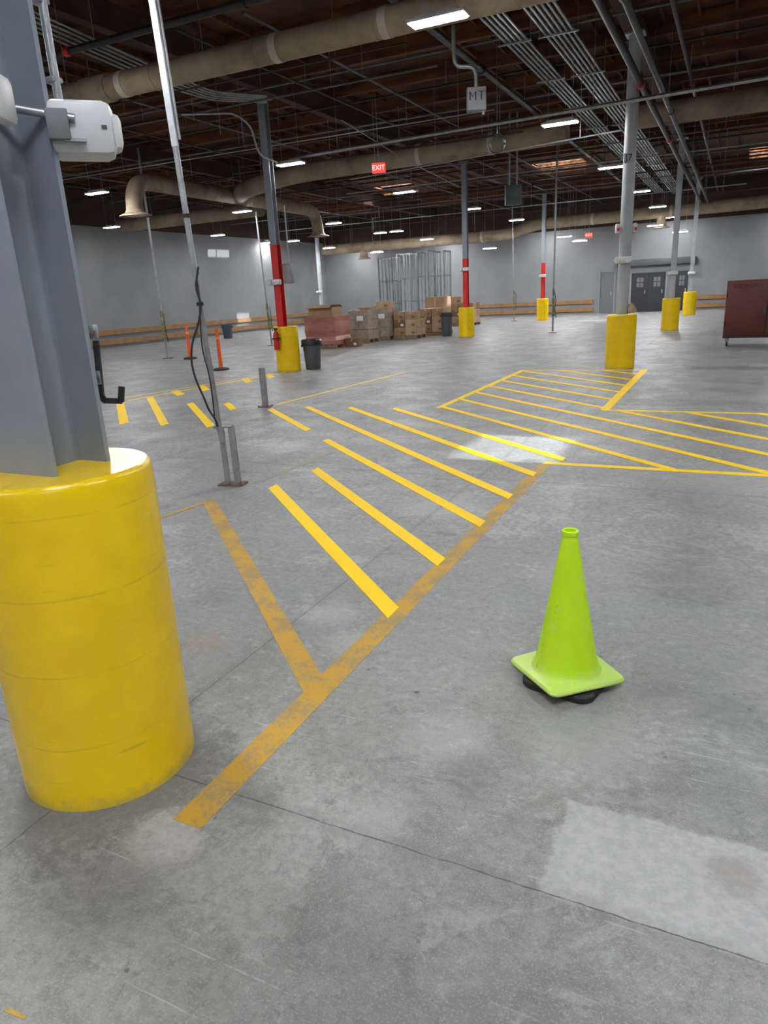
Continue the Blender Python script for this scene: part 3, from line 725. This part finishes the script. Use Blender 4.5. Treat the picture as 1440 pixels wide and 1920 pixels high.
carton(cx+.0, cy-.1, z0, .85, .6, .26, 'open brown carton on top of the red wrapped load', m_card, open_=True)
def wrapped(px_, py_, label, w, d, h, lp):
    q = P(px_, py_); x_, y_ = q.x, q.y+d/2
    pallet((x_, y_), lp, w+.02, d+.02)
    t = thing('wrapped_load', label, 'pallet load', (x_, y_, .1285), group='film wrapped carton loads')
    for i in range(2):
        for kx in range(2):
            for kz in range(3):
                MB().box((-w/2+w/4+kx*w/2, -d/4+i*d/2, h/6+kz*h/3), (w/2-.008, d/2-.01, h/3-.008), bev=.01).build('carton', m_cardw, t, world=False, smooth=False)
    MB().box((w*.1, -d/2-.003, h*.72), (.25, .004, .16)).build('paper_label', m_sign, t, world=False, smooth=False)
    return x_, y_, .1285+h
xa, ya, za = wrapped(674, 644, 'film wrapped brown carton load just right of the red load', .74, .8, .98, 'pallet under the left brown wrapped load')
xb, yb, zb = wrapped(714, 638, 'film wrapped brown carton load left of the loose cartons', .70, .8, .98, 'pallet under the right brown wrapped load')
carton(xa+.1, ya+.1, za, .5, .45, .08, 'flat brown carton on top of the left wrapped load', m_card)
carton(xb+.0, yb+.1, zb, .5, .45, .22, 'pale carton on top of the right wrapped load', m_card3)
def cstack(px_, py_, rows, where, w=.55, d=.5, h=.29, mt=None, dy=0.):
    q = P(px_, py_); x_, y_ = q.x, q.y+d+dy
    pallet((x_, y_), 'pallet under the loose cartons %s' % where, 2*w+.02, 2*d+.02)
    names = ['bottom', 'second', 'third', 'top']
    for r_, cnt in enumerate(rows):
        for i in range(cnt):
            carton(x_-w/2+(i % 2)*w+random.uniform(-.008, .008), y_-d/2+(i//2)*d, .1285+r_*(h+.002), w-.02, d-.02, h, '%s layer carton %s, %s' % (names[min(r_, 3)], ['front left', 'front right', 'rear left', 'rear right'][i], where), (m_card, m_card3, m_card2, m_card3, m_card)[(r_*2+i) % 5])
cstack(760, 636, (4, 4, 3), 'right of the wrapped loads', w=.44, d=.45, h=.27)
cstack(803, 630, (4, 4, 3), 'behind the second rubbish can', w=.47, h=.28, dy=.35)
cstack(866, 611, (4, 4, 4, 1), 'behind the second red column', w=.55)
q = P(668, 648); carton(q.x+.12, q.y-.36, 0, .46, .32, .27, 'brown carton on the floor in front of wrapped loads', m_card2)
q = PY(822, 590, 30); carton(q.x, 30, 0, .9, .8, 1.35, 'tall brown carton far behind the loose cartons', m_card)

# ------------------------------------------------------------------ wire cages
def cage(px0, px1, depth_y, h, label):
    a_ = PY(px0, 560, depth_y).x; b_ = PY(px1, 560, depth_y).x; w = b_-a_; d = .9; x_ = (a_+b_)/2
    t = thing('wire_cage', label, 'metal cage', (x_, depth_y+d/2, 0), group='tall open steel cages near the far corner')
    f = MB()
    for sx in (-1, 1):
        for sy in (-1, 1): f.box((sx*w/2, sy*d/2, h/2), (.055, .055, h))
    for z_ in (.1, h*.33, h*.66, h-.03):
        for sy in (-1, 1): f.box((0, sy*d/2, z_), (w, .03, .04))
        for sx in (-1, 1): f.box((sx*w/2, 0, z_), (.03, d, .04))
    f.build('frame', m_cagebar, t, world=False, smooth=False)
    m = MB(); k_ = max(3, int(w/.16))
    for i in range(1, k_): m.box((-w/2+w*i/k_, -d/2, h/2), (.03, .02, h-.1))
    for i in range(1, 7): m.box((0, -d/2, h*i/7), (w, .012, .012))
    m.build('front_bars', m_cagebar, t, world=False, smooth=False)
    m = MB()
    for i in range(1, 4): m.box((w/2, -d/2+d*i/4, h/2), (.02, .028, h-.1))
    m.build('side_bars', m_cagebar, t, world=False, smooth=False)
cage(713, 738, 33, 3.3, 'leftmost tall open steel cage behind the cartons')
cage(747, 771, 34.5, 3.5, 'second tall open steel cage from the left')
cage(785, 805, 33.5, 3.5, 'third tall open steel cage from the left')
cage(815, 834, 34.5, 3.5, 'rightmost tall open steel cage behind the cartons')

# ------------------------------------------------------------------ red cabinet on castors
q = P(1353, 650)
W_, D_, Hh = 1.75, .8, 1.28
t = thing('job_cabinet', 'rust red steel cabinet on castors at the right edge', 'cabinet', (q.x+W_/2, q.y+D_/2, 0))
zb_ = .2
MB().box((0, 0, zb_+Hh/2), (W_, D_, Hh), bev=.012).build('body', m_cart, t, world=False)
for i, s in enumerate((-1, 1)):
    dr = MB().box((s*W_/4, -D_/2-.012, zb_+Hh/2), (W_/2-.03, .02, Hh-.08), bev=.006).build('door', m_cart, t, world=False)
    MB().box((s*.06, -D_/2-.035, zb_+Hh*.5), (.03, .03, .22)).build('handle', m_dgrey, dr, world=False)
    for zz in (.25, .75): MB().cyl((s*(W_/2-.02), -D_/2-.022, zb_+Hh*zz-.06), (s*(W_/2-.02), -D_/2-.022, zb_+Hh*zz+.06), .015).build('hinge', m_cartd, dr, world=False)
    text('lettering', 'GEORGIAN', .12, m_cartd, dr, (s*W_/4, -D_/2-.023, zb_+Hh*.9), (PI/2, 0, 0), .001)
MB().box((0, -D_/2-.003, zb_+Hh/2), (.05, .008, Hh-.06)).build('seam_strip', m_cartd, t, world=False)
MB().box((0, -D_/2-.02, zb_+.03), (W_, .03, .07)).build('bottom_rail', m_cartd, t, world=False)
for sx in (-1, 1):
    for sy in (-1, 1):
        c_ = MB().box((sx*(W_/2-.1), sy*(D_/2-.1), .155), (.09, .09, .09)).build('castor', m_galv, t, world=False)
        MB().cyl((sx*(W_/2-.1)-.02, sy*(D_/2-.1), .065), (sx*(W_/2-.1)+.02, sy*(D_/2-.1), .065), .065, n=20).build('wheel', m_rubber, c_, world=False)

# ------------------------------------------------------------------ far power drop poles
def droppole(b0, tp_, label, r=.035, tape=True, base=True, ztop=5.96):
    p = P(*b0); p = Vector((p.x, p.y, 0)); tt = PD(tp_[0], tp_[1], p); d = tt-p; tt = p+d*(ztop/d.z)
    t = thing('service_pole', label, 'pole', p, group='power drop poles on the far floor')
    MB().cyl(p+d*.01, tt, r, n=12).build('pole_tube', m_conduit, t)
    if base: MB().box(p+Vector((0, 0, .01)), (.24, .24, .02)).build('base_plate', m_rust, t, smooth=False)
    if tape:
        for f_ in (.55, .75, .95, 1.25):
            c = p+d.normalized()*f_; MB().lathe([(r+.01, 0), (r+.02, .05), (r+.010, .12), (r+.022, .17), (r+.01, .2)], c, n=9).build('tape_wrap', m_tapey, t)
        MB().tube([p+Vector((.05, 0, 1.35)), p+Vector((.1, -.03, 1.1)), p+Vector((.06, 0, .8)), p+Vector((.11, 0, .5))], .012).build('cord', m_rubber, t)
droppole((315, 672), (280, 430), 'galvanised pole wrapped in caution tape, left of the delineators')
droppole((510, 648), (487, 460), 'thin galvanised pole just left of the red column', r=.03, ztop=4.5)
droppole((1036, 624), (1043, 352), 'thin pale pole right of the distant red column', r=.03)
droppole((964, 602), (962, 470), 'thin pole with taped cord in front of the back wall', r=.025)

# ------------------------------------------------------------------ ceiling lights
fx = thing('ceiling_light', '', 'ceiling light', (0, 0, 4.4))
L_ = .62
m = MB().box((0, 0, .045), (L_+.05, .21, .035), bev=.005); m.box((0, 0, .08), (L_*.8, .12, .04), bev=.004); m.build('housing', m_housing, fx, world=False)
for yy in (-.07, 0, .07): MB().box((0, yy, .021), (L_, .042, .014)).build('led_strip', m_lamp, fx, world=False, smooth=False)
for s in (-1, 1): MB().cyl((s*L_*.36, 0, .1), (s*L_*.36, 0, ZH-4.4), .005, n=6).build('hanger_wire', m_galv, fx, world=False)
rowname = {2.7: 'rightmost row', -3.2: 'row beside the conduit bundles', -9.1: 'row over the red columns', -15.0: 'row over the duct outlets', -20.9: 'row along the left wall'}
first = True
for v_ in (-3.2, -9.1, -15.0, -20.9, 2.7):
    for i in range(8):
        u_ = -3.95+6.15*i
        lb = 'hanging LED strip light in the %s, %s from the camera end' % (rowname[v_], ORD[i])
        if first: fx.location = (v_, u_, 4.4); fx['label'] = lb; fx['group'] = 'hanging strip lights'; first = False
        else: dup(fx, (v_, u_, 4.4), 0, lb, 'hanging strip lights')
LOW = [(372, 444, 29.5), (503, 456, 34), (617, 466, 34.6), (707, 474, 35.2), (713, 438, 33.6), (800, 450, 35.6), (918, 467, 35.2), (1058, 445, 34.4), (1087, 453, 35.6), (1228, 424, 36.1), (1275, 436, 36)]
for i, (a_, b_, yy) in enumerate(LOW):
    c = PY(a_, b_, yy)
    lb = 'low hung distant strip light before the back wall, %s from the left' % ORD[i]
    r = dup(fx, c, 0, lb, 'low hung distant strip lights')
    for ch in r.children:
        if ch.name.startswith('hanger_wire'): ch.scale = (1, 1, (ZH-c.z)/(ZH-4.4))

# ------------------------------------------------------------------ ducts
def seams(m_t, pts, r, gap=2.2):
    for a_, b_ in zip(pts, pts[1:]):
        d = b_-a_; n_ = int(d.length/gap)
        for i in range(1, n_+1):
            c = a_+d*(i/(n_+1)); MB().tube([c-d.normalized()*.03, c+d.normalized()*.03], r*1.03, n=28).build('seam_ring', m_duct, m_t)
def rods(t, pts, r):
    for a_, b_ in zip(pts, pts[1:]):
        d = b_-a_
        if abs(d.z) > .5: continue
        n_ = max(1, int(d.length/3))
        for i in range(n_):
            c = a_+d*((i+.5)/n_); MB().cyl(c+Vector((0, 0, r)), (c.x, c.y, ZH), .008, n=6).build('hanger_rod', m_galv, t)
def run(t, pts, r, fil=.5, bands=()):
    pts = [Vector(p) for p in pts]
    MB().tube(fillet(pts, fil, 10), r, n=28).build('duct_tube', m_duct, t); seams(t, pts, r); rods(t, pts, r)
    for c in bands:
        c = Vector(c); d = Vector((1, 0, 0)); MB().tube([c-d*.06, c+d*.06], r*1.04, n=28).build('white_band', m_band, t)
def outlet(t, x_, y_, zbot, r=.22):
    m = MB().lathe([(r*1.95, .0), (r*1.95, .025), (r*1.25, .09), (r*1.08, .16), (r*1.04, .17), (r*1.04, .24), (r*.98, .24)], (x_, y_, zbot), n=32, cap=False).build('outlet_collar', m_duct, t)
    MB().lathe([(r*1.3, .02), (r*1.3, .035), (r*.3, .05)], (x_, y_, zbot), n=28).build('cone_vane', m_band, m)
def dthing(label, p): return thing('ventilation_duct', label, 'duct', p, group='beige round ventilation ducts')
y1 = 9.95; z1 = 5.08
t = dthing('large beige duct crossing nearest to the camera at the top', (-16.5, y1, z1))
run(t, [(-16.5, y1, z1), (1.2, y1, z1)], .185, bands=[(-6.3, y1, z1), (-4.55, y1, z1), (-9.3, y1, z1)])
MB().tube([(-10.2, y1, z1), (-9.6, y1, z1)], .21, n=24).build('torn_wrap', m_duct, t)
y2, z2 = 19.0, 5.1
oA = P(255, 406, 3.95); oB = P(597, 444, 3.9)
t = dthing('branching beige duct in mid ceiling with two downward outlets', (-4.0, y2, z2))
xa_ = (oA.x+oB.x)/2
zz_ = z2-.22
run(t, [(-4.0, y2, z2), (-12.0, y2+.1, z2-.05), (xa_+.5, y2+.9, z2-.2), (xa_, y2+2.2, zz_)], .25, fil=.9, bands=[(-7.9, y2+.05, z2-.02), (-5.9, y2+.02, z2-.01)])
run(t, [(oA.x, oA.y, 4.12), (oA.x, oA.y+.02, zz_), (xa_, y2+2.0, zz_)], .225, fil=.7)
run(t, [(xa_, y2+1.8, zz_), (oB.x, oB.y-.02, zz_-.03), (oB.x, oB.y, 4.07)], .225, fil=.72)
outlet(t, oA.x, oA.y, 3.95); outlet(t, oB.x, oB.y, 3.9)
t = dthing('beige duct section at the upper right behind the round column', (-2.4, y2-.4, 5.12))
run(t, [(-2.4, y2-.4, 5.12), (5.5, y2-.4, 5.12)], .235)
t = dthing('beige duct running low along the left behind the first outlet', (-23.2, 23.4, 4.8))
run(t, [(-23.2, 23.4, 4.8), (-16.1, 23.4, 4.8)], .24)
t = dthing('farthest beige duct crossing in front of the back wall', (-21.5, 37, 4.1))
run(t, [(-21.5, 37.0, 4.12), (-10.6, 37.0, 4.15), (-9.2, 37.0, 4.5), (6, 37.0, 4.62)], .27, bands=[(-12, 37, 4.14), (-6.5, 37, 4.52), (-3, 37, 4.55)])
for (ox, oz) in ((-18.9, 3.5), (-3.4, 3.85)):
    MB().cyl((ox, 37, oz+.15), (ox, 37, oz+.6), .2, n=24).build('drop_tube', m_duct, t); outlet(t, ox, 37.0, oz, .2)

# ------------------------------------------------------------------ pipes and conduits
def pipe(name, pts, r, mat, label, cat, group, couple=None, hang=True, n=8):
    pts = [Vector(p) for p in pts]
    t = thing(name, label, cat, pts[0], group=group)
    MB().tube(fillet(pts, .25, 4) if len(pts) > 2 else pts, r, n=n).build('pipe', mat, t)
    d = pts[-1]-pts[0]
    if couple:
        for f_ in couple:
            c = pts[0]+d*f_; MB().tube([c-d.normalized()*.05, c+d.normalized()*.05], r*1.35, n=10).build('coupling', m_red if random.random() < .6 else m_black, t)
    if hang:
        for f_ in (.12, .38, .62, .88):
            c = pts[0]+d*f_; MB().cyl(c, (c.x, c.y, ZH), .006, n=6).build('hanger_rod', m_galv, t)
    return t
gb = 'parallel conduits of the overhead bundles'
for i in range(5):
    x_ = -3.80+i*.085
    pipe('overhead_conduit', [(x_, 4, 5.47), (x_, 38, 5.47)], .022, m_conduit, 'galvanised conduit in the left overhead bundle, %s from its left side' % ORD[i], 'conduit', gb, hang=False)
for i in range(6):
    x_ = -3.14+i*.085
    pipe('overhead_conduit', [(x_, 4, 5.47), (x_, 39, 5.47)], .022, m_conduit, 'galvanised conduit in the right overhead bundle, %s from its left side' % ORD[i], 'conduit', gb, hang=False)
for i in range(13):
    y_ = 5.2+i*2.6
    for (x0, x1, z_) in ((-3.92, -3.36, 5.44), (-3.25, -2.6, 5.44)):
        t = thing('conduit_hanger', 'steel trapeze hanger under the %s overhead conduit bundle, %s from the near end' % ('left' if x0 < -3.5 else 'right', ORD[i] if i < 12 else 'last'), 'hanger', ((x0+x1)/2, y_, z_), group='trapeze hangers of the conduit bundles')
        MB().box((0, 0, -.012), (x1-x0, .04, .022)).build('cross_bar', m_galv, t, world=False, smooth=False)
        for s in (-1, 1): MB().cyl((s*(x1-x0)*.47, 0, 0), (s*(x1-x0)*.47, 0, ZH-z_), .006, n=6).build('rod', m_galv, t, world=False)
gp = 'black overhead sprinkler pipes'
pipe('sprinkler_pipe', [(-4.55, 3, 5.42), (-4.55, 40, 5.42)], .055, m_black, 'black sprinkler pipe with red couplings left of the conduit bundles', 'pipe', gp, couple=(.18, .3, .42, .6), n=12)
pipe('sprinkler_pipe', [(-1.75, 3, 4.75), (-1.75, 36.4, 4.75)], .055, m_black, 'thick black pipe right of the conduit bundles', 'pipe', gp, couple=(.15, .33, .5), n=12)
pipe('sprinkler_pipe', [(-1.45, 3, 4.7), (-1.45, 36.4, 4.7)], .045, m_black, 'second black pipe right of the conduit bundles', 'pipe', gp, couple=(.2, .4), n=12)
pipe('sprinkler_pipe', [(-1.2, 3, 5.45), (-1.2, 40, 5.45)], .035, m_black, 'thin black pipe farthest right overhead', 'pipe', gp, couple=(.2, .4), n=10)
pipe('sprinkler_pipe', [(-16, 8.9, 5.3), (3, 8.9, 5.3)], .05, m_black, 'black pipe running just in front of the nearest duct', 'pipe', gp, couple=(.35, .52, .7), n=12)
cross = [(6.1, 5.57, .04), (11.9, 5.56, .03), (13.1, 5.56, .022), (15.1, 5.55, .025), (17.2, 5.56, .03), (20.9, 5.55, .025), (22.4, 5.56, .025), (25.5, 5.55, .03), (28.2, 5.56, .03), (30.1, 5.55, .03), (34.2, 5.56, .04)]
for i, (y_, z_, r_) in enumerate(cross):
    pipe('cross_pipe', [(XL+.5, y_, z_), (5, y_, z_)], r_, m_black if i % 2 else m_dconduit, '%s thin overhead pipe crossing the ceiling, %s from the camera' % ('black' if i % 2 else 'grey', ORD[i]), 'pipe', 'thin pipes crossing the ceiling')
for i, (x_, z_) in enumerate(((-6.4, 5.36), (-7.6, 5.38), (-10.8, 5.38), (-12.6, 5.38), (-17.9, 5.4), (-19.6, 5.4))):
    pipe('branch_pipe', [(x_, 9.3, z_), (x_, 39, z_)], .022, m_black if i % 2 else m_dconduit, '%s lengthwise overhead pipe, %s to the left of the conduit bundles' % ('black' if i % 2 else 'grey', ORD[i]), 'pipe', 'lengthwise ceiling pipes')
low = [(10.9, 5.15, -15, -4.8, .014), (12.4, 5.2, -22, -4.9, .02), (16.0, 5.2, -22, -5.0, .014), (17.6, 5.0, -13, -4.8, .018), (21.9, 5.2, -12.5, 1, .02), (24.3, 5.1, -13, .5, .018), (26.4, 4.95, -13, 1, .022), (29.3, 5.1, -22, 1, .02), (32.4, 4.9, -22, 0, .02), (35.2, 4.95, -22, 2, .022)]
for i, (y_, z_, xa1, xb1, r_) in enumerate(low):
    pipe('low_pipe', [(xa1, y_, z_), (xb1, y_+.3, z_+.04)], r_, (m_black, m_dconduit, m_conduit)[i % 3], 'lower hung %s line crossing under the ceiling, %s from the camera' % (('black', 'dull grey', 'pale grey')[i % 3], ORD[i]), 'pipe', 'lower hung thin lines')
pipe('steel_rail', [(-9.2, 14.6, 4.56), (1.5, 14.0, 4.56)], .035, m_galv, 'pale steel rail crossing from the red column to the round column', 'rail', None, n=4)
pipe('steel_rail', [(-8.9, 16.9, 4.35), (-2.2, 15.2, 4.3)], .014, m_galv, 'thin pale conduit sagging between the red and round columns', 'rail', None)
for i in range(5):
    pts = [P(60, 20+i*9, 5.42), P(310, 135+i*7, 5.42), P(400, 172+i*4, 5.42), P(500, 180+i*3, 5.42)]
    pipe('bent_conduit', pts, .018, m_conduit, 'bent galvanised conduit at upper left, %s from the top of its bundle' % ORD[i], 'conduit', 'bent conduits at the upper left', hang=False)
pts = [P(340, 215, 4.9), P(440, 212, 4.9), P(470, 235, 4.7), P(485, 290, 4.3), P(520, 305, 4.3)]
pipe('curved_conduit', pts, .018, m_conduit, 'conduit curving down toward the red column top', 'conduit', None)
pts = [P(640, 225, 5.4), P(760, 300, 4.6), P(860, 350, 4.5)]
pipe('drop_wire', pts, .012, m_conduit, 'slanted thin conduit in the middle of the ceiling', 'conduit', None, hang=False)
c = PY(932, 262, 14.25)
t = thing('wire_coil', 'coil of dark wire hanging under the pale rail in mid ceiling', 'wire coil', c)
for j in range(4):
    rr = .13+.012*j; pts = [(rr*math.cos(2*PI*k_/24), .02*math.sin(k_*1.3+j), rr*math.sin(2*PI*k_/24)-.1+.01*j) for k_ in range(25)]
    MB().tube(pts, .006, n=6).build('wire_loop', m_dconduit, t, world=False)
MB().cyl((0, 0, .02), (0, 0, ZH-c.z), .006, n=6).build('hook_wire', m_galv, t, world=False)
# MT box
d = ray(893, 187); c = EYE + d*10.0
t = thing('junction_box', 'grey electrical box lettered M T hanging from the ceiling', 'electrical box', (c.x, c.y, c.z), CAMYAW*.9)
MB().box((0, 0, 0), (.27, .14, .3), bev=.008).build('enclosure', m_boxgrey, t, world=False)
MB().box((0, -.073, 0), (.25, .006, .28)).build('cover', m_boxlight, t, world=False)
m = MB(); hh = .10; zl = .035
def bar(a_, b_, w_=.016):
    a_ = Vector((a_[0], -.079, a_[1]+zl)); b_ = Vector((b_[0], -.079, b_[1]+zl)); dd_ = b_-a_
    m.box((a_+b_)/2, (w_, .005, dd_.length+w_*.5), rot=dd_.to_track_quat('Z', 'Y').to_matrix())
bar((-.095, -hh/2), (-.095, hh/2)); bar((-.015, -hh/2), (-.015, hh/2)); bar((-.095, hh/2), (-.055, -.01)); bar((-.015, hh/2), (-.055, -.01))
bar((.065, -hh/2), (.065, hh/2)); bar((.025, hh/2), (.105, hh/2))
m.build('lettering', m_ink, t, world=False, smooth=False)
MB().tube(fillet([(0, 0, .15), (0, 0, .42), (-.3, .05, .44), (-.32, .05, ZH-c.z)], .12), .028, n=10).build('conduit', m_galv, t, world=False)
MB().box((.1, 0, -.17), (.03, .03, .05)).build('fitting', m_galv, t, world=False)
d = ray(962, 366); c = EYE + d*19.0
t = thing('junction_box', 'dark grey electrical box hanging behind the middle of the ceiling', 'electrical box', (c.x, c.y, c.z), CAMYAW*.9)
MB().box((0, 0, 0), (.42, .2, .5), bev=.01).build('enclosure', m_dgrey, t, world=False)
MB().cyl((-.1, 0, .25), (-.1, 0, ZH-c.z), .025).build('conduit', m_conduit, t, world=False)
MB().cyl((.1, 0, .25), (.1, 0, ZH-c.z), .025).build('conduit', m_conduit, t, world=False)
def exitsign(px_, py_, tt, sc, label):
    c = EYE + ray(px_, py_)*tt
    t = thing('exit_sign', label, 'exit sign', (c.x, c.y, c.z), CAMYAW*.6, 'red exit signs')
    MB().box((0, 0, 0), (.32*sc, .05, .22*sc), bev=.008).build('housing', m_exit, t, world=False)
    text('lettering', 'EXIT', .15*sc, m_exitl, t, (0, -.028, 0), (PI/2, 0, 0))
    MB().cyl((0, 0, .1*sc), (0, 0, ZH-c.z), .01).build('stem', m_galv, t, world=False)
exitsign(710, 315, 16.5, 1., 'red lit EXIT sign hanging near the middle of the ceiling')
exitsign(1104, 441, 36, 1.1, 'small distant red EXIT sign before the back wall')
c = PY(712, 430, 33.6)
t = thing('light_bracket', 'pale forked steel bracket hanging above a distant strip light', 'bracket', (c.x, c.y, c.z))
MB().tube([(-.36, 0, 0), (-.36, 0, .55), (.36, 0, .55), (.36, 0, 0)], .025, n=8).build('fork', m_galv, t, world=False)
MB().cyl((0, 0, .55), (0, 0, ZH-c.z), .025).build('rod', m_galv, t, world=False)

# ------------------------------------------------------------------ light
sun = bpy.data.lights.new('sun', 'SUN'); sun.energy = 8.5; sun.angle = .018; sun.color = (.92, .96, 1)
so = bpy.data.objects.new('sun', sun); COL.objects.link(so)
dv = Vector((-6.3, -.94, -6.3)).normalized()
so.rotation_euler = dv.to_track_quat('-Z', 'Y').to_euler(); so.location = (4, 8, 12)
pw = [100, 30, 32, 60, 50, 32, 300]  # last and strongest is the added fill behind the camera
for (x_, y_, w_, d_), e in zip(holes, pw):
    al = bpy.data.lights.new('skylight_and_fill_glow', 'AREA'); al.shape = 'RECTANGLE'; al.size = w_-.04; al.size_y = d_-.04; al.energy = e; al.color = (.92, .96, 1)
    ao = bpy.data.objects.new('skylight_and_fill_glow', al); COL.objects.link(ao); ao.location = (x_, y_, 6.5)
w = bpy.data.worlds.new('world'); SC.world = w; w.use_nodes = True
w.node_tree.nodes['Background'].inputs[0].default_value = (.75, .87, 1, 1); w.node_tree.nodes['Background'].inputs[1].default_value = .5
SC.view_settings.view_transform = 'Standard'
